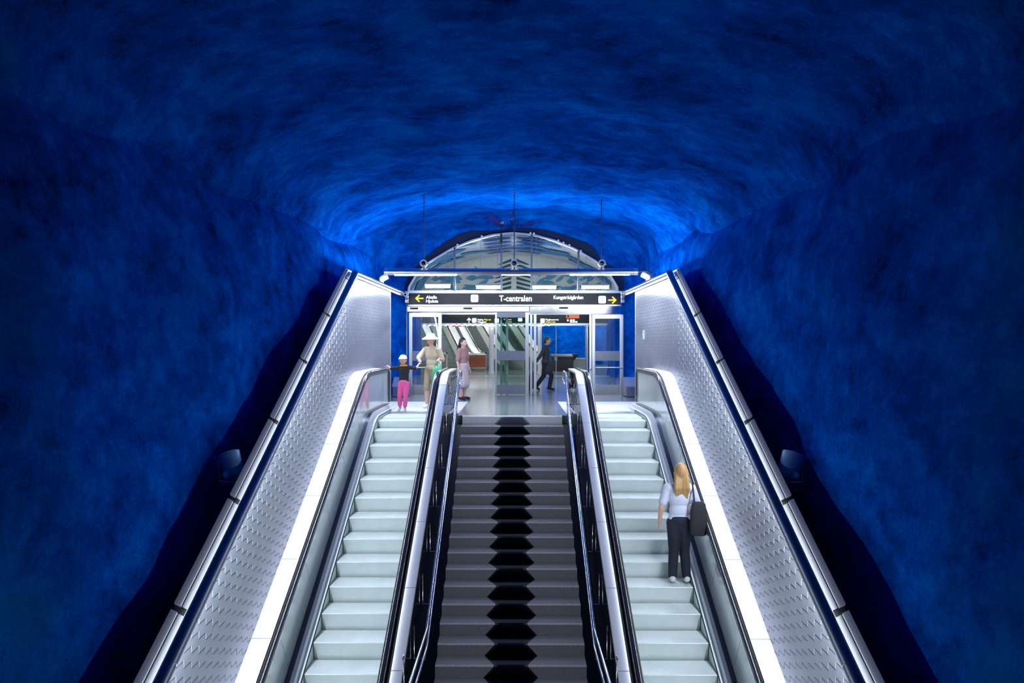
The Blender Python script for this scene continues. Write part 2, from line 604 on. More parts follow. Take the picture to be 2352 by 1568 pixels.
# navy fascia around the glass arch
LUN = [(-3.04, 2.98), (-3.03, 3.09), (-2.84, 3.41), (-2.45, 3.82), (-1.78, 4.22), (-1.2, 4.46), (-.6, 4.62), (0, 4.68),
       (.6, 4.62), (1.2, 4.46), (1.78, 4.22), (2.45, 3.82), (2.84, 3.41), (3.03, 3.09), (3.04, 2.98)]
def resample(pts, n):
    ds = [0]
    for a, b in zip(pts[:-1], pts[1:]):
        ds.append(ds[-1] + math.dist(a, b))
    out = []
    for i in range(n):
        d = ds[-1] * i / (n - 1)
        j = max(k for k in range(len(ds)) if ds[k] <= d + 1e-9)
        j = min(j, len(pts) - 2)
        w = (d - ds[j]) / (ds[j + 1] - ds[j])
        out.append(tuple(pts[j][q] * (1 - w) + pts[j + 1][q] * w for q in range(2)))
    return out
inner = resample(LUN, 60)
outer = resample([(x * 1.02, z + 0.02) for x, z in HOLE[2:-2]], 60)
mb = MB()
mb.grid([[(x, 20.40, z) for x, z in outer], [(x, 20.36, z) for x, z in inner], [(x, 20.5, z) for x, z in inner]], 0, closed=False)
struct(mb, 'trim_1', 'navy', label='dark navy band around the glass arch')

# painted leaves above the arch (generic), on the end wall
def leaf_pts(cx, cz, L, W, ang, n=9):
    top, bot = [], []
    for i in range(n + 1):
        k = i / n
        w = W * math.sin(math.pi * k ** 0.8)
        top.append((k * L, w))
        bot.append((k * L, -w))
    pts = top + bot[::-1][1:-1]
    ca, sa = math.cos(ang), math.sin(ang)
    return [(cx + x * ca - z * sa, cz + x * sa + z * ca) for x, z in pts]
def wall_y(x, z):
    best = min((q for r in disp[140:] for q in r), key=lambda q: abs(q.x - x) + abs(q.z - z))
    return best.y
mb = MB()
for cx, cz, L, W, a in ((-0.22, 4.86, 0.62, 0.09, R(158)), (0.0, 4.86, 0.36, 0.1, R(92)), (0.18, 4.88, 0.55, 0.05, R(8)),
                        (-0.1, 4.84, 0.14, 0.03, R(120)), (0.1, 4.84, 0.14, 0.03, R(60))):
    P = leaf_pts(cx, cz, L, W, a)
    mb.face([(x, wall_y(x, z) - 0.045, z) for x, z in P])
o = struct(mb, 'trim_2', 'paintleaf', label='dark blue painted plant motif above the glass arch')

# ------------------------------------------------------------------ escalators
DN = 9.38                        # step nosing line
DH = 8.43                        # handrail line
HP = ipath(DH, 0.95, 15.75, rad=1.5)
SP = ipath(DN, 0.0, 15.2, rad=1.3)
LP = ipath(DN - 0.11, 0.11, 15.75, rad=1.3)

def newel(path, zend, r=0.13):
    y, z = path[-1][0], path[-1][1]
    out = list(path)
    for i in range(1, 7):
        a = R(90) * i / 6
        out.append((y + r * math.sin(a), z - r + r * math.cos(a), math.sin(a), math.cos(a)))
    out.append((y + r, zend, 1, 0))
    return out

def escalator(s, label):
    root = thing('escalator', label, 'escalator', (s * 2.15, 14.9, 0))
    xa, xb = 2.15 - 0.478, 2.15 + 0.478
    # steps
    k0 = 0
    y = 14.9
    first = True
    ylist = []
    while y > YLOW + 0.3:
        y -= 0.40
        ylist.append(y)
    zl = [pz(SP, yy + 0.02) for yy in ylist]
    for i, yy in enumerate(ylist):
        z = zl[i]
        zn = zl[i + 1] if i + 1 < len(zl) else z - 0.231
        rise = max(0.012, z - zn)
        mb = MB()
        # tread with cleats, curved riser below its front edge
        prof = [(yy + 0.40, z - 0.02), (yy + 0.40, z), (yy + 0.006, z), (yy, z - 0.008)]
        for q in range(1, 6):
            a = q / 5
            prof.append((yy + 0.05 * math.sin(a * math.pi / 2) * min(1, rise / 0.231), z - 0.008 - (rise + 0.03) * a))
        prof.append((yy + 0.40, z - 0.05 - rise))
        n = len(prof)
        ncl = 40
        rows = []
        for c in range(ncl * 2 + 1):
            xx = xa + 0.004 + (xb - xa - 0.008) * c / (ncl * 2)
            rows.append([(s * xx, p[0], p[1]) for p in prof])
        mb.grid([rows[0], rows[-1]], 0)
        for f in mb.bm.faces:
            if abs(f.normal.z) < 0.5 and len(f.verts) == 4:
                f.material_index = 1
        # cleats: fine ribs on the tread
        for c in range(32):
            xx = xa + 0.02 + (xb - xa - 0.04) * c / 31
            mb.box(s * (xx - 0.004), s * (xx + 0.004), yy + 0.004, yy + 0.396, z - 0.002, z + 0.002, 0)
        mb.build('step', ['stepmetal', 'stepriser'], root)
    # comb plate
    mb = MB()
    mb.box(s * xa, s * xb, 14.9, 15.25, -0.02, 0.014, 0)
    for c in range(24):
        xx = xa + 0.02 + (xb - xa - 0.04) * c / 23
        mb.box(s * (xx - 0.008), s * (xx + 0.008), 14.82, 14.92, 0.008, 0.016, 0)
    mb.build('comb_plate', 'steel', root)
    for side in ('outer', 'inner'):
        q = 1 if side == 'outer' else -1
        xc = 2.15 + q * 0.68                     # handrail centre
        X = lambda d: s * (2.15 + q * d)         # d from the escalator's middle
        # handrail
        prof = [(X(0.68 + 0.045 * math.cos(a)), -0.028 + 0.030 * math.sin(a)) for a in [2 * math.pi * i / 14 for i in range(14)]]
        hp = newel(HP, 0.30)
        mb = MB()
        mb.sweep(prof, hp)
        mb.build('handrail', 'rubber', root, 40)
        # steel guide under the rail
        mb = MB()
        mb.sweep([(X(0.655), -0.06), (X(0.655), -0.11), (X(0.72), -0.11), (X(0.72), -0.06)], newel(HP, 0.18))
        mb.build('rail_guide', 'polished', root)
        # deck covers at rail height, in panels with fine joints
        dy = 1.08
        yy = YLOW
        if side == 'outer':
            prof = [(X(0.735), -0.045), (X(0.735), -0.02), (X(0.978), -0.02), (X(0.978), -0.06), (X(0.76), -0.06)]
            end = 15.75
        else:
            prof = [(X(0.777), -0.045), (X(0.777), -0.022), (X(0.785), -0.018), (X(0.91), -0.018), (X(0.915), -0.05), (X(0.79), -0.07)]
            end = 15.6
        joints = [8.43 + dy * k for k in range(-4, 7)] if side == 'outer' else [9.09 + 1.03 * k for k in range(-5, 7)]
        joints = [YLOW] + [j for j in joints if YLOW + 0.2 < j < end - 0.4] + [end]
        for a, b in zip(joints[:-1], joints[1:]):
            mb = MB()
            mb.sweep(prof, subpath(HP, a + 0.004, b - 0.004))
            mb.build('deck_cover', 'deck' if side == 'outer' else 'deck_in', root, 30)
        if side == 'inner':
            mb = MB()
            mb.sweep([(X(0.725), -0.075), (X(0.725), -0.055), (X(0.775), -0.02), (X(0.775), -0.08)], subpath(HP, YLOW, 15.7))
            mb.build('deck_edge', 'darkstrip', root, 30)
        # balustrade panels, joints square to the slope
        cuts = [9.54 + 1.03 * k for k in range(-6, 5)] + [15.55]
        cuts = [YLOW] + [c for c in cuts if YLOW + 0.1 < c < 13.7] + [14.7, 15.74]
        H2 = HP
        for a, b in zip(cuts[:-1], cuts[1:]):
            top = subpath(H2, a + 0.004, b - 0.004)
            rows = []
            mb = MB()
            def bottom(p):
                y, z, ny, nz = p
                L = 0.86
                for L in [0.5 + 0.01 * i for i in range(60)]:
                    if z - L * nz < pz(LP, y - L * ny):
                        break
                return (y - L * ny, z - L * nz)
            for p in top:
                bt = bottom(p)
                tp = (p[0] - 0.1 * p[2], p[1] - 0.1 * p[3])
                rows.append([(X(0.668), *tp), (X(0.668), *bt), (X(0.680), *bt), (X(0.680), *tp)])
            mb.grid(rows)
            mb.build('glass_panel', 'panel', root)
        # rounded glass end of the newel
        mb = MB()
        pts = [(15.745, 0.84), (15.745, 0.11), (15.85, 0.11), (15.85, 0.74)]
        for i in range(1, 6):
            a = R(90) * i / 6
            pts.append((15.77 + 0.08 * math.cos(a), 0.76 + 0.08 * math.sin(a)))
        mb.prism_x(pts, X(0.668), X(0.680))
        mb.build('newel_panel', 'panel', root)
        # lower deck, bevelled trim and skirt
        mb = MB()
        lp = newel(ipath(DN - 0.11, 0.13, 15.86, rad=1.3), -0.0, 0.05)
        mb.sweep([(X(0.57), -0.01), (X(0.57), 0.0), (X(0.70), 0.0), (X(0.70), -0.03)], lp)
        mb.build('lower_deck', 'darkstrip', root, 30)
        mb = MB()
        mb.sweep([(X(0.530), -0.065), (X(0.530), -0.05), (X(0.548), 0.004), (X(0.598), 0.010), (X(0.598), -0.02), (X(0.56), -0.03)], lp)
        mb.build('deck_trim', 'deck', root, 30)
        mb = MB()
        mb.sweep([(X(0.486), -0.55), (X(0.486), -0.062), (X(0.53), -0.055), (X(0.54), -0.07), (X(0.51), -0.55)], subpath(ipath(DN - 0.11, 0.13, 15.86, rad=1.3), YLOW, 15.8))
        mb.build('skirt', 'stepriser', root, 30)
        mb = MB()
        mb.sweep([(X(0.474), -0.082), (X(0.474), -0.07), (X(0.487), -0.066), (X(0.487), -0.086)], subpath(ipath(DN - 0.11, 0.13, 15.86, rad=1.3), YLOW, 15.1))
        mb.build('skirt_brush', 'black', root)
        if side == 'inner':
            # black polished side towards the stairs, with upright joints, and open glass at the head
            cs = [YLOW] + [9.2 + 1.3 * k for k in range(-4, 4)] + [14.25]
            cs = [c for c in cs if YLOW <= c]
            cs = sorted(set([YLOW] + [c for c in cs if YLOW + 0.3 < c < 14.0] + [14.25]))
            for a, b in zip(cs[:-1], cs[1:]):
                mb = MB()
                rows = []
                tp = subpath(HP, a + 0.004, b - 0.004)
                rows = [[(X(0.905), p[0], p[1] - 0.06), (X(0.905), p[0], zi(p[0], 10.5)), (X(0.89), p[0], zi(p[0], 10.5)), (X(0.89), p[0], p[1] - 0.06)] for p in tp]
                mb.grid(rows)
                mb.build('side_panel', 'blackglass', root)
            mb = MB()
            mb.prism_x([(14.27, 0.885), (15.58, 0.885), (15.58, 0.06), (14.27, 0.06)], X(0.905), X(0.895))
            mb.build('side_glass', 'clear', root)
            for py in (14.35, 14.75, 15.15, 15.55):
                mb = MB()
                mb.box(X(0.87), X(0.90), py - 0.02, py + 0.02, 0.0, 0.9)
                for pzz in (0.15, 0.45, 0.75):
                    mb.box(X(0.86), X(0.915), py - 0.035, py + 0.035, pzz - 0.02, pzz + 0.02)
                mb.build('glass_post', 'polished', root)
    # truss under the steps
    mb = MB()
    mb.sweep([(s * 1.5, -0.62), (s * 1.5, -0.95), (s * 2.8, -0.95), (s * 2.8, -0.62)], ipath(DN, -0.02, 14.3, rad=1.3))
    mb.build('truss', 'black', root)
    return root

escalator(-1, 'grey escalator whose rail the child in pink trousers holds')
escalator(1, 'grey escalator carrying the long-haired woman with the black bag')

# ------------------------------------------------------------------ side partitions (scaled metal), copings, light tubes
DT = 6.60
TZ = 2.86
def side_wall(s, who):
    root = thing('metal_partition', 'scaled metal partition wall beside the escalator %s' % who, 'partition', (s * 3.2, 14, 0))
    CP = ipath(6.52, 2.97, 18.4, rad=0.0)
    # backing wall
    mb = MB()
    poly = [(YLOW, zi(YLOW, 6.72)), (13.55, zi(13.55, 6.72)), (17.9, 2.76), (17.9, 0.0), (14.6, 0.0), (YLOW, zi(YLOW, 9.9))]
    mb.prism_x(poly, s * 3.14, s * 3.265)
    mb.build('backing', 'black', root)
    # scales
    w, h = 0.16, 0.147
    for name, ya, yb, lip in (('scaled_cladding', YLOW, 13.25, 0.0085), ('smooth_cladding', 13.25, 17.89, 0.003)):
        mb = MB()
        c = 0
        y = ya
        while y < yb - 0.01:
            y1 = min(y + w, yb)
            z0 = pz(HP, y) - 0.2
            z1 = min(zi(y, 6.62), 2.87) - 0.01
            zz = math.floor(z0 / h) * h + (0.5 * h if c % 2 else 0)
            if name == 'smooth_cladding':
                z0 = max(z0, 0.0)
                zz = max(zz, 0.02)
            while zz < z1:
                zt = min(zz + h, max(zz + 0.004, min(zi(y, 6.62), 2.87)))
                xi0, xi1 = s * (3.132 - lip * 0.45), s * (3.132 - lip)
                gp = 0.0018 if name == 'scaled_cladding' else 0.0004
                zl = zz + (0.0115 if name == 'scaled_cladding' else 0.003)
                a, b = (xi1, y + gp, zl), (xi1, y1 - gp, zl)
                d, e = (xi0, y + gp, zt), (xi0, y1 - gp, zt)
                f, g = (s * 3.138, y, zz), (s * 3.138, y1, zz)
                mb.face([a, b, e, d])
                mb.face([a, f, g, b])
                mb.face([a, d, (s * 3.138, y, zt), f])
                mb.face([b, g, (s * 3.138, y1, zt), e])
                zz += h
            y += w
            c += 1
        mb.build(name, 'tile', root)
    # end cheek
    mb = MB()
    mb.box(s * 3.12, s * 3.27, 17.9, 17.92, 0, 2.93)
    mb.build('end_plate', 'frame', root)
    # coping: curved inner channel, flat outer strip, dark joints
    marks = [13.55 - 1.345 * k for k in range(0, 8)]
    marks = [m for m in marks if m > YLOW + 0.3][::-1]
    marks = [YLOW] + marks + [18.4]
    for a, b in zip(marks[:-1], marks[1:]):
        pa = subpath(CP, a + 0.035, b - 0.035) if b < 18 else subpath(CP, a + 0.0, b)
        mb = MB()
        cr = [(s * (3.152 + 0.068 * i / 6), -0.10 + 0.045 * (i / 6) ** 1.7) for i in range(7)]
        mb.sweep(cr + [(s * 3.22, -0.12), (s * 3.152, -0.12)], pa)
        mb.build('coping_channel', 'channel', root, 40)
        mb = MB()
        mb.sweep([(s * 3.231, -0.13), (s * 3.231, -0.035), (s * 3.283, 0.005), (s * 3.288, 0.0), (s * 3.288, -0.13)], pa)
        mb.build('coping_strip', 'coping', root)
    mb = MB()
    mb.sweep([(s * 3.14, -0.18), (s * 3.14, -0.13), (s * 3.21, -0.08), (s * 3.28, -0.03), (s * 3.28, -0.18)], CP)
    mb.build('coping_joint', 'black', root)
    # tube light
    tr = thing('tube_light', 'long metal light tube along the top of the partition beside the escalator %s' % who, 'lamp', (s * 3.1, 14, TZ))
    yk = (TZ - CZ + DT) / T
    xt = s * 3.085
    rr = 0.068
    pth = [(YLOW, zi(YLOW, DT)), (yk, TZ), (19.3, TZ)]
    segs = [(YLOW, 4.2)] + [(4.2 + 2.9 * k, 4.2 + 2.9 * (k + 1)) for k in range(0, 3)] + [(12.9, yk)]
    tp = ipath(DT, TZ, 19.3, rad=0.0)
    marks = [YLOW, 6.35, 8.95, 11.6, yk]
    for a, b in zip(marks[:-1], marks[1:]):
        mb = MB()
        y0, y1 = a + 0.003, b - 0.003
        pa = [(xt, y0, zi(y0, DT)), (xt, y1, zi(y1, DT))]
        mb.tube(pa, rr, 28)
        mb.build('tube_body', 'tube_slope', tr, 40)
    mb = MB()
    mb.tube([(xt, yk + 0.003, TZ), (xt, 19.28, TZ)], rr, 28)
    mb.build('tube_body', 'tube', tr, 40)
    mb = MB()
    mb.ell((xt, yk, TZ), (rr + 0.006, rr + 0.006, rr + 0.006), seg=20)
    mb.build('elbow', 'tube', tr, 60)
    mb = MB()
    mb.lathe([(rr + 0.003, -0.01), (rr + 0.003, 0.02), (rr - 0.01, 0.025)], (xt, 19.28, TZ), (0, 1, 0), 28)
    mb.build('end_cap', 'steel', tr, 40)
    # the light slot on the underside, turned a little inwards
    def slot(pa, m):
        mb = MB()
        rows = []
        for y, z, ny, nz in pa:
            row = []
            for a in (-48, -62, -76):
                aa = R(a)
                row.append((xt - s * (rr + 0.002) * math.cos(aa), y + (rr + 0.002) * math.sin(aa) * ny, z + (rr + 0.002) * math.sin(aa) * nz))
            rows.append(row)
        mb.grid(rows, 0, closed=False)
        return mb.build('light_slot', m, tr)
    mb = MB()
    rows = []
    for y, z, ny, nz in ((YLOW, zi(YLOW, DT), *NI), (yk - 0.05, zi(yk - 0.05, DT), *NI)):
        rows.append([(xt + s * (rr + 0.002) * math.cos(R(a)), y + (rr + 0.002) * math.sin(R(a)) * ny, z + (rr + 0.002) * math.sin(R(a)) * nz) for a in (-10, 5, 20)])
    mb.grid(rows, 0, closed=False)
    mb.build('upward_glow', 'lamp_up', tr)
    mb = MB()
    mb.grid([[(xt + s * (rr + 0.002) * math.cos(R(a)), y, TZ + (rr + 0.002) * math.sin(R(a))) for a in (10, 30, 50)] for y in (yk + 0.1, 18.0)], 0, closed=False)
    mb.build('upward_glow', 'added_uptop', tr)  # added glowing strip aimed at the vault
    P1 = subpath(tp, YLOW, yk - 0.1)
    slot([P1[0][:2] + NI, (yk - 0.1, zi(yk - 0.1, DT)) + NI], 'lamp_side')
    slot([(yk + 0.12, TZ, 0, 1), (18.9, TZ, 0, 1)], 'lamp_top')
    return root

side_wall(-1, 'the child holds')
side_wall(1, 'with the woman')

# ------------------------------------------------------------------ stairs
SX = 1.025
tread, rise = 0.29, 0.1674
stair = thing('staircase', 'dark granite staircase with black hexagons down its middle, between the escalators', 'stairs', (0, 14.4, 0))
def stair_step(k):
    yf, zt = 14.4 - tread * k, -rise * k
    zb = zt - rise
    yb = yf + tread if k else yf + 0.12
    ch = 0.02
    mb = MB()
    n0, n1 = 0.235, 0.37
    def strip(p0, p1, m_side, m_mid, wa, wb):
        (ya, za), (yb_, zb_) = p0, p1
        mb.face([(-SX, ya, za), (-wa, ya, za), (-wb, yb_, zb_), (-SX, yb_, zb_)], m_side)
        mb.face([(-wa, ya, za), (wa, ya, za), (wb, yb_, zb_), (-wb, yb_, zb_)], m_mid)
        mb.face([(wa, ya, za), (SX, ya, za), (SX, yb_, zb_), (wb, yb_, zb_)], m_side)
    side, mid = (0, 1) if k else (4, 5)
    strip((yf, zb), (yf, zt - ch), side, mid, n1, n0)                    # riser
    strip((yf, zt - ch), (yf + ch, zt), 2 if k else 4, 3 if k else 4, n0, n0)     # nosing, its lit edge painted lighter
    if k:
        strip((yf + ch, zt), (yb, zt), side, mid, n0, n1)                # tread
    else:
        strip((yf + ch, zt), (yb, zt), side, side, n0, n0)
    for x in (-SX, SX):
        mb.face([(x, yf, zb), (x, yf, zt - ch), (x, yf + ch, zt), (x, yb, zt), (x, yb, zb)], side)
    mb.face([(-SX, yb, zt), (SX, yb, zt), (SX, yb, zb), (-SX, yb, zb)], side)
    mb.face([(-SX, yf, zb), (SX, yf, zb), (SX, yb, zb), (-SX, yb, zb)], side)
    bmesh.ops.remove_doubles(mb.bm, verts=mb.bm.verts[:], dist=1e-5)
    return mb.build('step', ['granite', 'inlay', 'nosing', 'nosing_in', 'terrazzo', 'terrazzo_dark'], stair)
for k in range(0, 19):
    stair_step(k)
ylan = 14.4 - tread * 18
zlan = -rise * 19
mb = MB()
mb.box(-SX, SX, ylan - 1.6, ylan, zlan - 0.2, zlan - 0.004)
mb.build('landing', 'granite', stair)
for i in range(1, 4):
    mb = MB()
    mb.box(-SX, SX, ylan - 1.6 - tread * i, ylan - 1.6 - tread * (i - 1), zlan - rise * i - 0.3, zlan - rise * i)
    mb.build('step', 'granite', stair)
for s in (-1, 1):
    mb = MB()
    mb.prism_x([(14.39, -0.18), (14.39, -0.9), (YLOW, zi(YLOW, 11.0)), (YLOW, zi(YLOW, 10.28))], s * (SX - 0.02), s * 1.232)
    mb.build('gutter', 'black', stair)
mb = MB()
mb.prism_x([(14.39, -0.36), (14.39, -0.9), (ylan, zi(ylan, 10.9)), (ylan, zi(ylan, 10.25))], -SX + 0.03, SX - 0.03)
mb.build('soffit', 'black', stair)

def stair_rail(s, who):
    root = thing('stair_handrail', 'double steel handrail of the stairs on the side of the escalator %s' % who, 'handrail', (s * 1.087, 14.4, 0))
    x = s * 1.087
    D1, D2 = 8.95, 9.17
    yk = 9.05
    z1, z2 = zi(yk, D1), zi(yk, D2)
    y1, y2 = (0.90 - CZ + D1) / T, (0.66 - CZ + D2) / T
    pts = [(x, 7.3, z1), (x, yk - 0.03, z1), (x, yk + 0.03, z1 + 0.02), (x, y1 - 0.04, 0.88), (x, y1 + 0.04, 0.90), (x, 14.85, 0.90)]
    for i in range(1, 8):
        a = math.pi * i / 8
        pts.append((x, 14.85 + 0.12 * math.sin(a), 0.78 + 0.12 * math.cos(a)))
    pts += [(x, 14.85, 0.66), (x, y2 + 0.04, 0.66), (x, y2 - 0.04, 0.64), (x, yk + 0.03, z2 + 0.02), (x, yk - 0.03, z2), (x, 7.3, z2)]
    mb = MB()
    mb.tube(pts, 0.019, 12)
    mb.build('rail', 'polished', root, 50)
    for k in range(-1, 7):
        y = 8.88 + 0.83 * k
        zz = zi(max(y, yk), D2)
        mb = MB()
        xw = s * 1.236
        mb.tube([(xw - s * 0.012, y, zz + 0.34), (xw - s * 0.012, y, zz - 0.075), (x, y, zz - 0.075)], 0.0085, 8)
        mb.tube([(x, y, zz - 0.09), (x, y, zz - 0.015)], 0.009, 8)
        mb.lathe([(0.02, 0), (0.02, 0.008), (0.012, 0.012)], (xw, y, zz + 0.3), (-s, 0, 0), 12)
        mb.build('bracket', 'polished', root, 50)
stair_rail(-1, 'the child holds')
stair_rail(1, 'with the woman')

# ------------------------------------------------------------------ tube light across the landing with hangers, elbow cable and cameras
YT, ZT = 15.6, 3.08
cross = thing('hanging_tube_light', 'long horizontal metal light tube hung on three rods across the landing', 'lamp', (0, YT, ZT))
mb = MB()
mb.tube([(-2.79, YT, ZT), (2.72, YT, ZT)], 0.078, 28)
mb.build('tube_body', 'tube', cross, 40)
for xx, d in ((-2.79, -1), (2.72, 1)):
    mb = MB()
    mb.lathe([(0.081, -0.02), (0.081, 0.06), (0.06, 0.065)], (xx, YT, ZT), (d, 0, 0), 28)
    mb.build('end_cap', 'frame', cross, 40)
for a, b, lm in ((-2.62, -1.24, 'lamp_cross'), (-0.25, 0.4, 'sign_white'), (1.28, 2.6, 'lamp_cross')):
    mb = MB()
    mb.grid([[(xx, YT + 0.081 * math.sin(R(q)), ZT - 0.081 * math.cos(R(q))) for q in (-38, -19, 0, 19, 38)] for xx in (a, b)], 0, closed=False)
    mb.build('light_slot', lm, cross)
mb = MB()
for a, b in ((-2.62, 2.6),):
    mb.grid([[(xx, YT + 0.081 * math.sin(R(q)), ZT + 0.081 * math.cos(R(q))) for q in (30, 48, 66, 84)] for xx in (a, b)], 0, closed=False)
mb.build('upward_glow', 'added_cross_up', cross)  # added glowing strip on the far side, lights the end wall
for xx in (-1.97, 0.04, 1.98):
    mb = MB()
    zc = ceil_z(xx, YT)
    mb.tube([(xx, YT, ZT + 0.07), (xx, YT, zc + 0.03)], 0.012, 8)
    mb.lathe([(0.035, 0), (0.035, 0.02), (0.015, 0.03)], (xx, YT, zc + 0.0), (0, 0, -1), 12)
    mb.build('hanger_rod', 'darkframe', cross, 50)
mb = MB()
pts = [(2.78, YT, ZT), (2.92, YT, ZT + 0.02), (3.03, YT, ZT + 0.01), (3.085, YT, ZT - 0.05), (3.095, YT, ZT - 0.17)]
mb.tube(pts, 0.026, 10)
for p in pts[1:-1]:
    pass
mb.build('elbow_conduit', 'darkframe', cross, 50)

def ring_camera(x, y, z, label, r=0.08):
    root = thing('camera_unit', label, 'camera', (x, y, z - r))
    mb = MB()
    mb.lathe([(r * 0.62, 0.0), (r, 0.0), (r * 1.04, 0.02), (r, 0.05), (r * 0.9, 0.17), (r * 0.5, 0.19)], (x, y - 0.09, z), (0, 1, 0), 24)
    mb.build('housing', 'white', root, 40)
    mb = MB()
    mb.lathe([(r * 0.66, 0.004), (r * 0.62, -0.004), (r * 0.35, -0.022), (0.004, -0.03)], (x, y - 0.09, z), (0, 1, 0), 20)
    mb.build('lens', 'blackglass', root, 60)
    mb = MB()
    mb.box(x - 0.02, x + 0.02, y - 0.03, y + 0.03, z - r - 0.012, z - r + 0.02)
    mb.tube([(x + r, y, z - 0.01), (x + r + 0.03, y, z - 0.01)], 0.012, 8)
    mb.build('bracket', 'darkframe', root)
for xx, l in ((-1.97, 'round white camera on the hanging light tube below the shortest rod'), (0.04, 'round white camera at the middle of the hanging light tube'),
              (1.98, 'round white camera on the hanging light tube near its bent cable')):
    ring_camera(xx, YT - 0.03, ZT + 0.181, l)
ring_camera(-3.06, 19.95, 2.86, 'small round camera beside the arrow pointing to Akalla', 0.055)

# small spot drums and floodlights
def drum_lamp(pos, aim, r, L, label, shell, name='spotlight', cap='white'):
    root = thing(name, label, 'lamp', pos)
    p, a = Vector(pos), Vector(aim).normalized()
    mb = MB()
    mb.lathe([(r * 0.9, 0.0), (r, 0.01), (r * 1.0, L * 0.62)], p, a, 24)
    mb.build('shell', shell, root, 40)
    mb = MB()
    mb.lathe([(r * 1.0, 0.0), (r * 0.92, -L * 0.14), (r * 0.62, -L * 0.32), (0.01, -L * 0.4)], p, a, 24)
    mb.build('back_cap', cap, root, 40)
    mb = MB()
    mb.lathe([(r * 0.9, L * 0.61), (r * 0.9, L * 0.60), (0.01, L * 0.60)], p, a, 20)
    mb.build('lens', 'blackglass', root, 40)
    return root, p, a
for s, who in ((-1, 'the child holds'), (1, 'with the woman')):
    yy = 16.8 if s < 0 else 16.3
    root, p, a = drum_lamp((s * 3.12, yy, 3.04), (-s * 0.55, 0.25, 0.35), 0.075, 0.2, 'small white spotlight on the light tube above the escalator %s' % who, 'white')
    mb = MB()
    mb.tube([(s * 3.11, yy, 2.93), (s * 3.12, yy, 3.03)], 0.02, 10)
    mb.build('stem', 'frame', root)
    # floodlight behind the coping
    px = s * 3.445
    zf = zi(8.7, 6.62)
    root, p, a = drum_lamp((px, 8.7, zf), (s * 0.32, 0.25, 0.8), 0.125, 0.36, 'blue and white floodlight behind the coping beside the escalator %s' % who, 'blueshell', 'floodlight')
    mb = MB()
    mb.tube([(px + s * 0.13, 8.7, zf + 0.18), (px + s * 0.19, 8.7, zf + 0.10), (px + s * 0.17, 8.7, zf - 0.14), (px - s * 0.15, 8.7, zf - 0.16), (s * 3.27, 8.7, zf - 0.16)], 0.014, 8)
    mb.lathe([(0.05, 0), (0.05, 0.03), (0.02, 0.04)], (px + s * 0.02, 8.56, zf - 0.04), (0, -1, 0), 14)
    mb.build('bracket', 'frame', root)

# call point on the smooth metal wall
mb = MB()
mb.box(3.09, 3.13, 16.62, 16.70, 1.58, 1.80, 0, 0.004)
mb.box(3.084, 3.1, 16.64, 16.68, 1.66, 1.72, 1)
tag(mb.build('switch_plate', ['frame', 'white']), 'small steel switch plate on the smooth metal wall', 'switch')

# ------------------------------------------------------------------ portal
YF = 20.2
def text_mesh(body, x0, x1, base_z, y, m, name, parent, cap=None, bold=0.0, depth=0.004):
    cu = bpy.data.curves.new('lettering', 'FONT')
    cu.body = body
    cu.size = 1
    cu.offset = bold
    cu.extrude = 0.01
    o = bpy.data.objects.new('lettering', cu)
    COL.objects.link(o)
    bpy.context.view_layer.update()
    dg = bpy.context.evaluated_depsgraph_get()
    me = bpy.data.meshes.new_from_object(o.evaluated_get(dg))
    bpy.data.objects.remove(o)
    xs = [v.co.x for v in me.vertices]
    w = max(xs) - min(xs)
    sx = (x1 - x0) / w
    sz = sx if cap is None else cap / 0.7
    x_0 = min(xs)
    for v in me.vertices:
        v.co = Vector((x0 + (v.co.x - x_0) * sx, y - v.co.z * depth / 0.01, base_z + v.co.y * sz))
    me.materials.clear()
    me.materials.append(M[m])
    return link(name, me, parent)

def PX(x, Y):
    return (x - 1177.0) * Y / 1609.0 + 0.0
def PZ(y, Y):
    return CZ + (784 - y) * Y / 1609.0

def rrect(cx, cz, w, h, r, n=5):
    out = []
    for qx, qz, a0 in ((1, 1, 0), (-1, 1, 90), (-1, -1, 180), (1, -1, 270)):
        for i in range(n + 1):
            a = R(a0 + 90 * i / n)
            out.append((cx + qx * (w / 2 - r) + r * math.cos(a), cz + qz * (h / 2 - r) + r * math.sin(a)))
    return out

YS = YF - 0.22                  # front of the sign box
sign = thing('station_sign', 'long black illuminated station sign reading T-centralen above the glass doors', 'sign', (0, YS, 2.58))
mb = MB()
mb.box(-2.98, 3.06, YS, YS + 0.15, PZ(700, YS), PZ(673, YS))
mb.build('sign_box', 'signblack', sign)
mb = MB()
mb.box(-3.0, 3.08, YS - 0.015, YS + 0.15, PZ(673, YS), PZ(668, YS))
mb.build('top_rail', 'frame', sign)
mb = MB()
mb.box(-3.0, 3.08, YS - 0.01, YS + 0.15, PZ(702.5, YS), PZ(699.5, YS))
mb.build('bottom_rail', 'polished', sign)
yt = YS - 0.002
def X_(x):
    return PX(x, YS)
def Z_(y):
    return PZ(y, YS)
text_mesh('Akalla', X_(977), X_(1002), Z_(685.5), yt, 'sign_white', 'lettering', sign, 0.085, 0.012)
text_mesh('Hjulsta', X_(977), X_(1005), Z_(694.5), yt, 'sign_white', 'lettering', sign, 0.085, 0.012)
text_mesh('T-centralen', X_(1145.5), X_(1220), Z_(691.5), yt, 'sign_white', 'lettering', sign, 0.165, 0.014)
text_mesh('Kungsträdgården', X_(1270), X_(1338), Z_(686.5), yt, 'sign_white', 'lettering', sign, 0.10, 0.012)
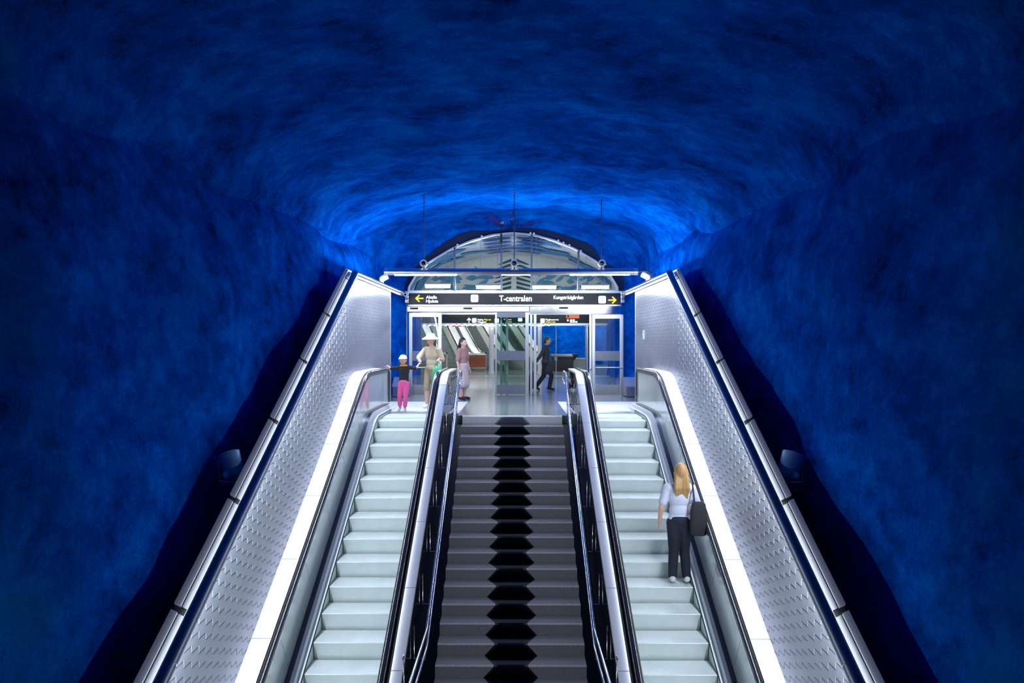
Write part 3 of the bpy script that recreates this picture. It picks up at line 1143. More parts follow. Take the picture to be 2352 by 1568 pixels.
for cx in (1088.5, 1381.5):
    cz = 685 if cx < 1200 else 688
    mb = MB()
    mb.prism_y(rrect(X_(cx), Z_(cz), 0.21, 0.21, 0.04), YS - 0.008, YS, 0)
    lg = mb.build('metro_logo', 'sign_white', sign)
    text_mesh('T', X_(cx) - 0.055, X_(cx) + 0.055, Z_(cz) - 0.06, YS - 0.009, 'sign_letter', 'letter', lg, 0.12)
def arrow(cx, cz, d, sz, y, m, parent, up=False):
    mb = MB()
    k = sz / 2
    t = sz * 0.085
    def seg(p, q):
        P, Q = Vector(p), Vector(q)
        n = (Q - P).normalized()
        o = Vector((-n.y, n.x)) * t
        pts = []
        a0 = math.atan2(o.y, o.x)
        for i in range(7):
            a = a0 + math.pi * i / 6
            pts.append((P.x + t * math.cos(a), P.y + t * math.sin(a)))
        for i in range(7):
            a = a0 + math.pi + math.pi * i / 6
            pts.append((Q.x + t * math.cos(a), Q.y + t * math.sin(a)))
        mb.prism_y(pts, y - 0.006, y)
    if up:
        seg((cx, cz + k), (cx, cz - k))
        seg((cx, cz + k), (cx - k * 0.8, cz + k * 0.15))
        seg((cx, cz + k), (cx + k * 0.8, cz + k * 0.15))
    else:
        seg((cx + d * k, cz), (cx - d * k, cz))
        seg((cx + d * k, cz), (cx + d * k * 0.1, cz + k * 0.85))
        seg((cx + d * k, cz), (cx + d * k * 0.1, cz - k * 0.85))
    return mb.build('arrow', m, parent)
arrow(X_(962), Z_(685), -1, 0.2, YS, 'sign_yellow', sign)
arrow(X_(1404.5), Z_(689), 1, 0.2, YS, 'sign_yellow', sign)
# junction boxes at the ends of the sign
for xx, l in ((-3.06, 'small stacked steel junction boxes beside the arrow pointing to Akalla'), (3.15, 'small stacked steel junction boxes beside the arrow pointing to Kungsträdgården')):
    root = thing('junction_box', l, 'box', (xx, YF - 0.1, 2.66))
    for i in range(3):
        mb = MB()
        mb.box(xx - 0.045, xx + 0.045, YF - 0.12, YF - 0.0, 2.64 + 0.12 * i, 2.74 + 0.12 * i, 0, 0.008)
        mb.build('box', 'frame', root)

# door headers
hd = thing('door_header', 'straight pale door header with two black sensors over the open doorway', 'door header', (-1.3, YF, 2.4))
mb = MB()
mb.box(PX(935, YF), PX(1213, YF), YF - 0.17, YF + 0.06, PZ(716.5, YF), PZ(704, YF), 0, 0.012)
mb.build('casing', 'frame', hd)
for xa, xb in ((942, 961), (1063.5, 1084)):
    mb = MB()
    mb.box(PX(xa, YF), PX(xb, YF), YF - 0.185, YF - 0.16, PZ(711, YF), PZ(706.5, YF), 0, 0.004)
    mb.box(PX(xa, YF) + 0.03, PX(xa, YF) + 0.04, YF - 0.19, YF - 0.18, PZ(711, YF), PZ(710, YF), 1)
    mb.build('sensor', ['black', 'sign_green'], hd)
hd = thing('door_header', 'curved polished door header with one sensor, ending in a rounded corner', 'door header', (1.9, YF, 2.4))
mb = MB()
pl = [(PX(1216, YF), YF + 0.06), (PX(1216, YF), YF - 0.08), (PX(1250, YF), YF - 0.13), (PX(1300, YF), YF - 0.17), (PX(1360, YF), YF - 0.18), (PX(1400, YF), YF - 0.16)]
for i in range(1, 7):
    a = R(90 * i / 6)
    pl.append((PX(1400, YF) + 0.42 * math.sin(a), YF + 0.06 - 0.22 * math.cos(a)))
mb.prism_z(pl, PZ(721, YF), PZ(704, YF))
mb.build('casing', 'polished', hd, 40)
mb = MB()
mb.box(PX(1282, YF), PX(1302, YF), YF - 0.19, YF - 0.15, PZ(709.5, YF), PZ(705.5, YF), 0, 0.004)
mb.build('sensor', 'black', hd)

# glass arch
lun = thing('arched_glass_window', 'arched glass window with four dark mullions above the station sign', 'window', (0, YF, 2.98))
mb = MB()
ring = resample(LUN, 60)
rows = []
for i, (x, z) in enumerate(ring):
    cx, cz = x * 0.985, 2.98 + (z - 2.98) * 0.972
    rows.append([(x, YF - 0.05, z), (x, YF + 0.05, z), (cx, YF + 0.05, cz), (cx, YF - 0.05, cz)])
mb.grid(rows)
mb.build('arch_frame', 'frame', lun, 40)
mb = MB()
mb.box(-3.04, 3.04, YF - 0.05, YF + 0.05, 2.95, 3.0)
mb.build('sill', 'frame', lun)
mull = [PX(1043, YF), PX(1150, YF), PX(1219.5, YF), PX(1327, YF)]
def arch_z(x):
    for (xa, za), (xb, zb) in zip(LUN[:-1], LUN[1:]):
        if xa <= x <= xb and xb > xa:
            return za + (zb - za) * (x - xa) / (xb - xa)
    return 3.0
for x in mull:
    mb = MB()
    mb.box(x - 0.028, x + 0.028, YF - 0.05, YF + 0.05, 2.98, arch_z(x) - 0.02)
    mb.build('mullion', 'darkframe', lun)
xs = [-3.0] + mull + [3.0]
for a, b in zip(xs[:-1], xs[1:]):
    a, b = a + 0.03, b - 0.03
    mb = MB()
    n = 12
    pts = [(a + (b - a) * i / n, 0) for i in range(n + 1)]
    poly = [(x, max(3.0, arch_z(x) - 0.06)) for x, _ in pts]
    mb.prism_y([(a, 2.99)] + poly + [(b, 2.99)], YF - 0.006, YF + 0.006)
    mb.build('glass_pane', 'clear', lun)
# clamps on the arch
for x in (0.5, 0.6, 1.3, 1.45, 1.62, 1.95, -0.9, -1.6):
    mb = MB()
    z = arch_z(x)
    mb.box(x - 0.025, x + 0.025, YF - 0.07, YF - 0.03, z - 0.01, z + 0.04, 0, 0.008)
    mb.build('clamp', 'white', lun)
# antenna on the arch
an = thing('antenna', 'thin antenna with black body and white ring on top of the glass arch', 'antenna', (-0.34, YF - 0.09, 4.35))
mb = MB()
mb.box(-0.375, -0.305, YF - 0.13, YF - 0.06, PZ(559, YF), PZ(545, YF), 0, 0.01)
mb.build('body', 'black', an)
mb = MB()
mb.tube([(-0.34, YF - 0.095, PZ(546, YF)), (-0.345, YF - 0.1, PZ(530, YF)), (-0.32, YF - 0.1, PZ(514, YF))], 0.012, 8)
mb.build('stalk', 'black', an)
mb = MB()
c = Vector((-0.32, YF - 0.1, PZ(512.5, YF)))
mb.tube([c + Vector((0.04 * math.cos(a), 0.0, 0.028 * math.sin(a))) for a in [2 * math.pi * i / 16 for i in range(16)]], 0.01, 8, closed=True)
mb.build('ring', 'white', an, 50)

# side screens and door leaves
def glass_screen(xa, xb, label, right=False):
    x0, x1 = PX(xa, YF), PX(xb, YF)
    root = thing('glass_screen', label, 'glass screen', ((x0 + x1) / 2, YF, 0))
    zt = 2.31 if xa > 1200 else 2.36
    mb = MB()
    for a, b in ((x0, x0 + 0.09), (x1 - 0.1, x1)):
        mb.box(a, b, YF - 0.05, YF + 0.05, 0, zt, 0, 0.008)
    mb.box(x0 + 0.09, x1 - 0.1, YF - 0.05, YF + 0.05, zt - 0.12, zt)
    mb.build('frame', 'frame', root)
    mb = MB()
    mb.box(x0 + 0.09, x1 - 0.1, YF - 0.006, YF + 0.006, 0.28, zt - 0.12)
    mb.build('glass_pane', 'clear', root)
    mb = MB()
    mb.box(x0 + 0.09, x1 - 0.1, YF - 0.012, YF - 0.007, PZ(828, YF), PZ(806, YF))
    mb.build('grey_band', 'greyband', root)
    mb = MB()
    mb.box(x0 + 0.09, x1 - 0.1, YF - 0.04, YF + 0.04, 0.0, 0.28)
    mb.build('plinth', 'steel', root)
    mb = MB()
    mb.tube([(x0 + 0.1, YF - 0.09, PZ(843.5, YF)), (x1 - 0.02, YF - 0.09, PZ(843.5, YF))], 0.022, 10)
    mb.build('push_bar', 'steel', root, 50)
glass_screen(938, 1013, 'fixed glass screen behind the adult in the white hat')
glass_screen(1358, 1430, 'fixed glass screen with grey band below the arrow to Kungsträdgården')

leaf = thing('sliding_door', 'glass sliding door leaf with two grey bands standing between the two doorways', 'door', (-0.1, YF, 0))
x0, x1 = PX(1136, YF), PX(1213, YF)
mb = MB()
mb.box(x0, x0 + 0.05, YF - 0.10, YF - 0.03, 0.0, 2.37, 0, 0.006)
mb.box(x1 - 0.10, x1, YF - 0.10, YF - 0.03, 0.0, 2.37, 0, 0.006)
mb.box(x0 + 0.05, x1 - 0.1, YF - 0.09, YF - 0.04, 2.22, 2.37, 1)
mb.build('frame', ['frame', 'greyband'], leaf)
mb = MB()
mb.box(x0 + 0.05, x1 - 0.1, YF - 0.07, YF - 0.06, 0.28, 2.22)
mb.build('glass_pane', 'clearg', leaf)
mb = MB()
mb.box(x0 + 0.05, x1 - 0.1, YF - 0.085, YF - 0.072, PZ(827, YF), PZ(805.5, YF))
mb.build('grey_band', 'greyband', leaf)
mb = MB()
mb.box(x0 + 0.05, x1 - 0.1, YF - 0.09, YF - 0.04, 0.02, 0.29)
mb.build('bottom_rail', 'greyband', leaf)
leaf2 = thing('sliding_door', 'second glass door leaf pushed open behind the grey-banded leaf', 'door', (-0.2, YF + 0.35, 0))
mb = MB()
xa, xb = PX(1147, YF), PX(1160, YF)
mb.box(xa, xa + 0.05, YF + 0.3, YF + 0.36, 0.0, 2.3, 0)
mb.box(xb, xb + 0.07, YF + 0.3, YF + 0.36, 0.0, 2.3, 1)
mb.build('stile', ['frame', 'hallgrey'], leaf2)
mb = MB()
mb.box(xa + 0.05, xb, YF + 0.325, YF + 0.335, 0.05, 2.25)
mb.build('glass_pane', 'clearg', leaf2)
post = thing('door_post', 'bright double aluminium post between the glass leaf and the doorway with the man', 'post', (0.55, YF, 0))
for a, b, d in ((1216, 1221, 0.0), (1224.5, 1230.5, 0.02)):
    mb = MB()
    mb.box(PX(a, YF), PX(b, YF), YF - 0.09 + d, YF + 0.05 + d, 0.0, 2.31, 0, 0.006)
    mb.build('profile', 'frame', post)
post2 = thing('door_post', 'narrow aluminium post at the outer side of the doorway with the man', 'post', (2.17, YF, 0))
mb = MB()
mb.box(PX(1352, YF), PX(1356.5, YF), YF - 0.07, YF + 0.05, 0.0, 2.31, 0, 0.006)
mb.build('profile', 'frame', post2)
mb = MB()
mb.tube([(PX(1354, YF), YF - 0.09, 0.72), (PX(1356, YF), YF - 0.13, 0.74)], 0.02, 8)
mb.build('door_stop', 'steel', post2)

# sloped steel plinth boxes beside the portal
for s, xa, xb, l in ((-1, 905, 938, 'low sloping steel plinth behind the child'), (1, 1432, 1466, 'low sloping steel plinth beside the fixed screen under the yellow arrow')):
    x0, x1 = PX(xa, 19.6), PX(xb, 19.6)
    root = thing('steel_plinth', l, 'plinth', ((x0 + x1) / 2, 19.6, 0))
    mb = MB()
    mb.prism_x([(19.25, 0.02), (19.25, 0.30), (19.55, 0.52), (19.75, 0.52), (19.75, 0.02)], x0, x1)
    mb.build('body', 'steel', root)
    mb = MB()
    mb.prism_x([(19.24, 0.28), (19.24, 0.31), (19.55, 0.54), (19.56, 0.50)], x0 - 0.01, x1 + 0.01)
    mb.build('lid', 'frame', root)

# ------------------------------------------------------------------ the hall beyond
YP = 32.4
mb = MB()
for s in (-1, 1):
    mb.grid([[(s * (4.3 + 0.15 * noise.noise(Vector((y * 0.7, z, s)))), y, z) for z in [0, 0.6, 1.2, 1.8, 2.4, 3.0, 3.6]] for y in [20.55 + 1.0 * i for i in range(13)]], 0, closed=False)
struct(mb, 'wall_hall', 'cave', 180, 'blue painted side walls of the hall behind the portal')
# front returns so that the hall closes behind the portal
mb = MB()
for s, xi in ((-1, -3.10), (1, 3.15)):
    mb.face([(xi, 20.5, 0), (s * 4.5, 20.5, 0), (s * 4.5, 20.5, 3.4), (xi, 20.5, 3.4)])
struct(mb, 'wall_return', 'hallgrey')
# vault of the hall
def vault_pt(a, y, off=0.0):
    r = 1.0
    x = (4.5 - off) * math.cos(a)
    z = 3.2 + (2.35 - off) * math.sin(a)
    return (x, y, z)
mb = MB()
mb.grid([[vault_pt(math.pi * i / 24, y) for i in range(25)] for y in [20.5 + 0.5 * k for k in range(25)]], 0, closed=False)
for i in range(0):
    pass
rnd = random.Random(3)
def leaf3(fn, cu, cv, L, W, ang, mi):
    P = leaf_pts(cu, cv, L, W, ang, 6)
    mb.face([fn(u, v) for u, v in P], mi)
for sd in (-1, 1):
    for _ in range(46):
        a = math.pi / 2 + sd * rnd.uniform(0.28, 1.25)
        y = rnd.uniform(21.5, 31.5)
        leaf3(lambda u, v, o=0.03 + 0.001 * _: vault_pt(u, v, o), a, y, rnd.uniform(0.18, 0.42), rnd.uniform(0.3, 0.6), rnd.uniform(-0.6, 0.6), 1)
for sd in (-1, 1):
    for i in range(8):
        leaf3(lambda u, v, o=0.1 + 0.001 * i: vault_pt(u, v, o), math.pi / 2 + sd * 0.03, 23.5 + 1.0 * i, sd * 0.26, 0.32, -0.9 * sd * 0.3, 2)
struct(mb, 'ceiling_hall', ['hallwhite', 'muralblue', 'muralteal'], 180, 'pale vaulted hall ceiling with generic blue leaf shapes')
# end wall of the hall above the inner portal
mb = MB()
mb.prism_y([(-4.6, 2.78), (4.6, 2.78)] + [(4.6 * math.cos(math.pi * i / 20), 3.2 + 2.5 * math.sin(math.pi * i / 20)) for i in range(21)], YP + 0.3, YP + 0.45, 0)
for sd in (-1, 1):
    for i in range(7):                        # feathered dark strokes
        z = 5.4 - 0.21 * i
        P = [(sd * 0.12, z), (sd * (0.75 + 0.06 * i), z - 0.28), (sd * (0.62 + 0.05 * i), z - 0.30), (sd * 0.12, z - 0.14)]
        mb.face([(x, YP + 0.29, zz) for x, zz in P], 2)
    for _ in range(40):
        x = sd * rnd.uniform(0.9, 3.9)
        z = rnd.uniform(3.6, 4.75)
        P = leaf_pts(x, z, rnd.uniform(0.35, 0.75), rnd.uniform(0.07, 0.13), rnd.uniform(-0.5, 0.9) if sd > 0 else math.pi - rnd.uniform(-0.5, 0.9), 7)
        mb.face([(a, YP + 0.285 - 0.002 * _ - (0.06 if sd > 0 else 0), b) for a, b in P if 3.0 < b], 1)
struct(mb, 'wall_hall_end', ['hallwhite', 'muralblue', 'muralteal'], None, 'pale end wall of the hall with generic blue leaf shapes')

# inner portal: sign band, columns, downlights
isign = thing('direction_sign', 'long black direction sign over the inner passage, seen through the doors', 'sign', (0, YP, 2.36))
mb = MB()
mb.box(PX(965, YP), PX(1420, YP), YP, YP + 0.2, PZ(742, YP), PZ(722, YP))
mb.build('sign_box', 'signblack', isign)
mb = MB()
mb.box(PX(965, YP), PX(1420, YP), YP - 0.02, YP + 0.2, PZ(722, YP), PZ(719, YP))
mb.build('top_rail', 'frame', isign)
arrow(PX(1074, YP), PZ(735.5, YP), 1, 0.2, YP, 'sign_white', isign, up=True)
def plate(cx, cy, w, h, m, r=0.03, name='pictogram'):
    mb = MB()
    mb.prism_y(rrect(PX(cx, YP), PZ(cy, YP), w, h, r), YP - 0.008, YP)
    return mb.build(name, m, isign)
plate(1086, 735.5, 0.2, 0.2, 'sign_white')
plate(1138, 736, 0.2, 0.2, 'sign_white')
plate(1191.5, 734, 0.2, 0.16, 'sign_white')
plate(1243, 736.5, 0.2, 0.2, 'sign_white')
text_mesh('Utgång', PX(1093, YP), PX(1107, YP), PZ(735.5, YP), YP - 0.002, 'sign_white', 'lettering', isign, 0.075, 0.01)
text_mesh('Way out', PX(1108.5, YP), PX(1124.5, YP), PZ(735.5, YP), YP - 0.002, 'sign_yellow', 'lettering', isign, 0.075, 0.01)
text_mesh('Vasagatan', PX(1093, YP), PX(1114, YP), PZ(740.5, YP), YP - 0.002, 'sign_white', 'lettering', isign, 0.07, 0.01)
text_mesh('Taxi', PX(1152, YP), PX(1171, YP), PZ(735.0, YP), YP - 0.002, 'sign_white', 'lettering', isign, 0.06, 0.01)
text_mesh('Airport', PX(1162, YP), PX(1172.5, YP), PZ(740, YP), YP - 0.002, 'sign_yellow', 'lettering', isign, 0.06, 0.01)
text_mesh('Flygbussarna', PX(1250, YP), PX(1280, YP), PZ(735.5, YP), YP - 0.002, 'sign_white', 'lettering', isign, 0.075, 0.01)
text_mesh('Airport bus', PX(1250, YP), PX(1272.5, YP), PZ(740.5, YP), YP - 0.002, 'sign_yellow', 'lettering', isign, 0.07, 0.01)
for cx, cy, m in ((1308.5, 735, 'sign_pink'), (1314.5, 735, 'sign_pink'), (1308.5, 739, 'sign_green'), (1314.5, 739, 'sign_green'), (1320.5, 739, 'sign_green')):
    plate(cx, cy, 0.1, 0.07, m, 0.015, 'line_number')
mb = MB()
c = (PX(1301, YP), PZ(735.5, YP))
mb.prism_y([(c[0] + 0.055, c[1]), (c[0], c[1] + 0.055), (c[0] - 0.055, c[1]), (c[0], c[1] - 0.055)], YP - 0.008, YP)
mb.build('pictogram', 'sign_white', isign)
ob = thing('notice_board', 'small orange notice on the black direction sign', 'sign', (PX(1311, YP), YP - 0.05, 2.6))
mb = MB()
mb.box(PX(1297, YP), PX(1327, YP), YP - 0.06, YP - 0.02, PZ(731, YP), PZ(723, YP))
mb.build('board', 'sign_orange', ob)
mb = MB()
mb.prism_y(rrect(PX(1301.5, YP), PZ(726.5, YP), 0.09, 0.1, 0.02), YP - 0.066, YP - 0.06)
mb.build('icon', 'black', ob)
hb = MB()
hb.box(PX(965, YP), PX(1420, YP), YP - 0.1, YP + 0.3, PZ(747.5, YP), PZ(742.3, YP))
struct(hb, 'trim_3', 'frame', label='steel lintel of the inner passage')
for i in range(24):
    cx = 1021.5 + 12.4 * (i - 4)
    if 962 < cx < 1422:
        mb = MB()
        x, z = PX(cx, YP), PZ(744.5, YP)
        mb.lathe([(0.035, 0), (0.05, 0.0), (0.055, 0.06), (0.03, 0.09)], (x, YP - 0.17, z + 0.03 - 0.06), (0, 0, 1), 12, 0)
        mb.lathe([(0.001, -0.05), (0.03, -0.045), (0.045, -0.02), (0.045, 0.0)], (x, YP - 0.17, z + 0.03 - 0.06), (0, 0, 1), 12, 1)
        tag(mb.build('downlight', ['white', 'lamp_spot']), 'small bright downlight in the row below the black direction sign', 'lamp', 'downlights below the inner direction sign')
for xa, xb, l in ((1120, 1131.5, 'pale column left of the glass door leaf with grey bands'), (1231.5, 1241.5, 'pale column behind the man in the doorway'), (1341, 1352, 'grey steel column by the post of the doorway with the man')):
    mb = MB()
    x0, x1 = PX(xa, YP), PX(xb, YP)
    mb.lathe([((x1 - x0) / 2 + 0.02, 0), ((x1 - x0) / 2 + 0.02, 0.12), ((x1 - x0) / 2, 0.13), ((x1 - x0) / 2, 2.2), ((x1 - x0) / 2 + 0.03, 2.21), ((x1 - x0) / 2 + 0.03, 2.27)], ((x0 + x1) / 2, YP + 0.05, 0), (0, 0, 1), 20)
    tag(mb.build('column', 'steel' if xa > 1300 else 'whitecolumn', smooth=40), l, 'column')
# threshold strip
mb = MB()
mb.box(-4.4, 4.4, 31.0, 31.15, 0.0, 0.006)
struct(mb, 'trim_4', 'frame', label='bright metal threshold across the hall floor')

# fluorescent tubes of the hall
for i, (xa, xb, yy) in enumerate(((975, 1031, 657), (1092, 1149, 659.5), (1220, 1274, 660), (1334, 1395, 660))):
    Y = 26.0
    root = thing('fluorescent_lamp', ['glowing fluorescent lamp above Akalla, first in the row under the arch', 'glowing fluorescent lamp second from the Akalla end of the row under the arch',
                 'glowing fluorescent lamp above the n of T-centralen', 'glowing fluorescent lamp above Kungsträdgården'][i], 'lamp', (PX((xa + xb) / 2, Y), Y, PZ(yy, Y)))
    root['group'] = 'fluorescent lamps under the arch'
    x0, x1, z = PX(xa, Y), PX(xb, Y), PZ(yy, Y)
    mb = MB()
    mb.tube([(x0, Y, z), (x1, Y, z)], 0.055, 14)
    mb.build('tube', 'lamp_hall', root, 50)
    mb = MB()
    mb.box(x0 - 0.03, x1 + 0.03, Y - 0.06, Y + 0.06, z + 0.06, z + 0.12)
    mb.build('fitting', 'white', root)
    mb = MB()
    for xx in (x0 + 0.15, x1 - 0.15):
        mb.tube([(xx, Y, z + 0.12), (xx, Y, 3.12 + 2.35 * math.sqrt(max(0, 1 - (xx / 4.5) ** 2)))], 0.008, 6)
    mb.build('suspension', 'steel', root)

# space beyond the inner portal
mb = MB()
mb.grid([[(x, 47.0 + 0.3 * noise.noise(Vector((x * 0.5, 3, z * 0.5))), z) for z in [0, 1, 2, 3, 4, 5, 6]] for x in [0.6 + 0.5 * i for i in range(16)]], 0, closed=False)
struct(mb, 'wall_far', 'cave', 180, 'blue painted rock wall beyond the inner passage')
mb = MB()
mb.box(-9, 0.6, 48.5, 48.7, 0, 8)
mb.box(-9, -8.8, 33, 48.5, 0, 8)
mb.box(8.3, 8.5, 33, 48.5, 0, 8)
struct(mb, 'wall_far_pale', 'hallgrey')
mb = MB()
mb.box(-9, 8.5, 33, 48.7, 7.0, 7.2)
struct(mb, 'ceiling_far', 'hallwhite')
for i, (x, y) in enumerate(((-4, 37), (3.5, 38), (-2, 43), (4.5, 44))):
    root = thing('fluorescent_lamp', 'ceiling lamp beyond the inner passage, %s' % ['over the rising escalators', 'above the black counter', 'behind the rising escalators', 'near the far blue wall'][i], 'lamp', (x, y, 4.6))
    mb = MB()
    mb.tube([(x - 0.9, y, 4.6), (x + 0.9, y, 4.6)], 0.07, 12)
    mb.build('tube', 'lamp_hall', root, 50)
    mb = MB()
    mb.box(x - 1, x + 1, y - 0.1, y + 0.1, 4.68, 4.76)
    for xx in (x - 0.7, x + 0.7):
        mb.tube([(xx, y, 4.76), (xx, y, 7.0)], 0.01, 6)
    mb.build('fitting', 'white', root)

def far_escalator(bx, by, label):
    root = thing('escalator', label, 'escalator', (bx, by, 0), 'rising escalators beyond the inner passage')
    th = R(21.5)
    d = Vector((-math.sin(th), math.cos(th), 0))
    n = Vector((math.cos(th), math.sin(th), 0))
    B = Vector((bx, by, 0))
    def P(a, l, z):
        return B + d * a + n * l + Vector((0, 0, z))
    def zz(a):
        return max(0.0, a * T)
    for k in range(15):
        a0 = 0.4 * k
        z1 = 0.231 * (k + 1)
        mb = MB()
        mb.grid([[P(a0, l, z1 - 0.231), P(a0, l, z1), P(a0 + 0.4, l, z1), P(a0 + 0.4, l, z1 - 0.231)] for l in (-0.48, 0.48)])
        mb.build('step', 'farstep', root)
    path = [(-1.0, 0), (-0.4, 0), (0, 0.08), (0.6, 0.35), (6.2, 3.58)]
    for l in (-0.49, 0.49):
        mb = MB()
        mb.grid([[P(a, l * 0.99, max(0, z - 0.1)), P(a, l * 0.99, z + 0.28), P(a, l * 1.01, z + 0.28), P(a, l * 1.01, max(0, z - 0.1))] for a, z in path])
        mb.build('skirt', 'farstep', root)
    for s in (-1, 1):
        mb = MB()
        rows = []
        for a, z in path:
            rows.append([P(a, s * 0.50, 0), P(a, s * 0.50, z + 0.88), P(a, s * 0.56, z + 0.88), P(a, s * 0.56, 0)])
        mb.grid(rows)
        mb.build('balustrade', 'hallwhite', root)
        mb = MB()
        mb.tube([P(a, s * 0.53, z + 0.93) for a, z in path], 0.045, 10)
        mb.build('handrail', 'rubber', root, 50)
        mb = MB()
        rows = []
        for a, z in path:
            rows.append([P(a, s * 0.57, z + 0.86), P(a, s * 0.57, z + 0.92), P(a, s * 0.95, z + 0.92), P(a, s * 0.95, z + 0.86)])
        mb.grid(rows)
        mb.build('deck_cover', 'white', root)
    mb = MB()
    mb.grid([[P(a, -0.5, z - 0.3), P(a, 0.5, z - 0.3), P(a, 0.5, z - 0.1), P(a, -0.5, z - 0.1)] for a, z in path])
    mb.build('truss', 'black', root)
far_escalator(-1.35, 37.8, 'rising escalator with grey steps directly above the rust orange board')
far_escalator(-3.35, 37.4, 'rising escalator behind the dark-haired person')
far_escalator(0.65, 38.6, 'rising escalator seen through the grey-banded glass door leaf')

# rust orange barrier board
bd = thing('barrier_board', 'rust orange board in a steel frame, seen through the open doorway', 'barrier', (PX(1094, 36), 36, 0))
x0, x1 = PX(1072.5, 36), PX(1111.5, 36)
mb = MB()
mb.box(x0, x1, 35.98, 36.02, PZ(842.5, 36), PZ(816.5, 36))
mb.build('board', 'orange', bd)
for x in (x0 - 0.02, x1 + 0.02):
    mb = MB()
    mb.tube([(x, 36, 0), (x, 36, 0.85)], 0.02, 8)
    mb.build('leg', 'steel', bd, 50)
mb = MB()
mb.tube([(x0 - 0.02, 36, PZ(845, 36)), (x1 + 0.02, 36, PZ(845, 36))], 0.018, 8)
mb.tube([(x0 - 0.02, 36, 0.85), (x1 + 0.02, 36, 0.85)], 0.02, 8)
mb.build('rail', 'steel', bd, 50)
mb = MB()
for i, (q, w) in enumerate(((0.66, 0.45), (0.58, 0.36), (0.5, 0.38))):
    mb.box(x0 + 0.15, x0 + 0.15 + w, 35.972, 35.978, q - 0.012, q + 0.012)
mb.build('faint_text_lines', mat('dark_rust', (0.2, 0.05, 0.02), 0.6), bd)
# black counter
ct = thing('counter', 'black rounded counter with a slanting wing beyond the man in the doorway', 'counter', (PX(1290, 36.5), 36.5, 0))
x0, x1 = PX(1262, 36.5), PX(1312, 36.5)
mb = MB()
mb.prism_x([(36.1, 0.0), (36.1, 0.55), (36.15, 0.72), (36.3, 0.84), (36.5, 0.88), (37.0, 0.88), (37.0, 0.0)], x0, x1)
mb.build('body', 'black', ct, 40)
mb = MB()
mb.prism_y([(x1 - 0.05, 0.88), (x1 + 0.32, 0.88), (x1 + 0.05, 0.55), (x1 - 0.05, 0.5)], 36.3, 36.9)
mb.build('wing', 'black', ct)
mb = MB()
for (a, b, zc) in ((0.13, 0.30, 0.70), (0.16, 0.30, 0.64), (0.16, 0.31, 0.58)):
    mb.box(x0 + a, x0 + b, 36.075, 36.095, zc - 0.02, zc + 0.02)
mb.build('sticker', 'sign_letter', ct)
mb = MB()
mb.box(x1 + 0.02, x1 + 1.2, 38.0, 38.4, 0, 0.62)
tag(mb.build('low_wall', 'hallgrey'), 'low grey wall beside the black counter', 'wall')
mb = MB()
mb.tube([(PX(1274, 34), 34, 0.0), (PX(1274, 34), 34, 2.3)], 0.018, 8)
tag(mb.build('pole', 'frame', smooth=50), 'thin bright pole in front of the far blue wall', 'pole')
rs = thing('red_display', 'small red display strip above the rising escalators', 'display', (PX(1047, 34), 34, 2.2))
mb = MB()
mb.box(PX(1033, 34), PX(1062, 34), 34, 34.08, PZ(750, 34), PZ(745.5, 34))
mb.build('screen', 'sign_red', rs)
mb = MB()
for xx in (PX(1036, 34), PX(1059, 34)):
    mb.tube([(xx, 34.04, PZ(745.5, 34)), (xx, 34.04, 7.0)], 0.01, 6)
mb.build('hanger_rod', 'steel', rs)

# ------------------------------------------------------------------ people
def bake(mb, name, m, parent, voxel, smooth_it=4, label=None):
    bmesh.ops.recalc_face_normals(mb.bm, faces=mb.bm.faces[:])
    me = bpy.data.meshes.new('raw')
    mb.bm.to_mesh(me)
    mb.bm.free()
    o = bpy.data.objects.new('raw', me)
    COL.objects.link(o)
    r = o.modifiers.new('r', 'REMESH')
    r.mode = 'VOXEL'
    r.voxel_size = voxel
    sm = o.modifiers.new('s', 'SMOOTH')
    sm.factor = 0.5
    sm.iterations = smooth_it
    bpy.context.view_layer.update()
    dg = bpy.context.evaluated_depsgraph_get()
    out = bpy.data.meshes.new_from_object(o.evaluated_get(dg))
    bpy.data.objects.remove(o)
    out.name = name
    for p in out.polygons:
        p.use_smooth = True
    out.materials.clear()
    out.materials.append(M[m])
    return link(name, out, parent, label)

def V(*a):
    return Vector(a)

def hand(mb, wrist, d, nrm, side, S, curl=0.35):
    """palm, four fingers of different lengths and a thumb; d along the hand, nrm out of the palm, side towards the thumb"""
    d, nrm, side = d.normalized(), nrm.normalized(), side.normalized()
    W = 0.046 * S
    P = 0.055 * S
    for i in range(4):
        o = side * (W * (0.36 - 0.24 * i))
        mb.cap(wrist + o * 0.55, 0.0115 * S, wrist + d * P + o, 0.0100 * S, 8)
    for i, L in enumerate((0.043, 0.049, 0.046, 0.036)):
        o = side * (W * (0.40 - 0.27 * i))
        k = wrist + d * P + o
        a = curl + 0.06 * i
        d1 = (d * math.cos(a) + nrm * math.sin(a))
        d2 = (d * math.cos(a * 2.3) + nrm * math.sin(a * 2.3))
        j = k + d1 * L * 0.55 * S
        mb.cap(k, 0.0082 * S, j, 0.0076 * S, 8)
        mb.cap(j, 0.0076 * S, j + d2 * L * 0.5 * S, 0.0066 * S, 8)
    b = wrist + d * 0.014 * S + side * 0.017 * S
    t1 = (d * 0.55 + side * 0.8 + nrm * 0.25).normalized()
    t2 = (d * 0.9 + side * 0.3 + nrm * 0.35).normalized()
    mb.cap(b, 0.0105 * S, b + t1 * 0.03 * S, 0.009 * S, 8)
    mb.cap(b + t1 * 0.03 * S, 0.009 * S, b + t1 * 0.03 * S + t2 * 0.026 * S, 0.0075 * S, 8)

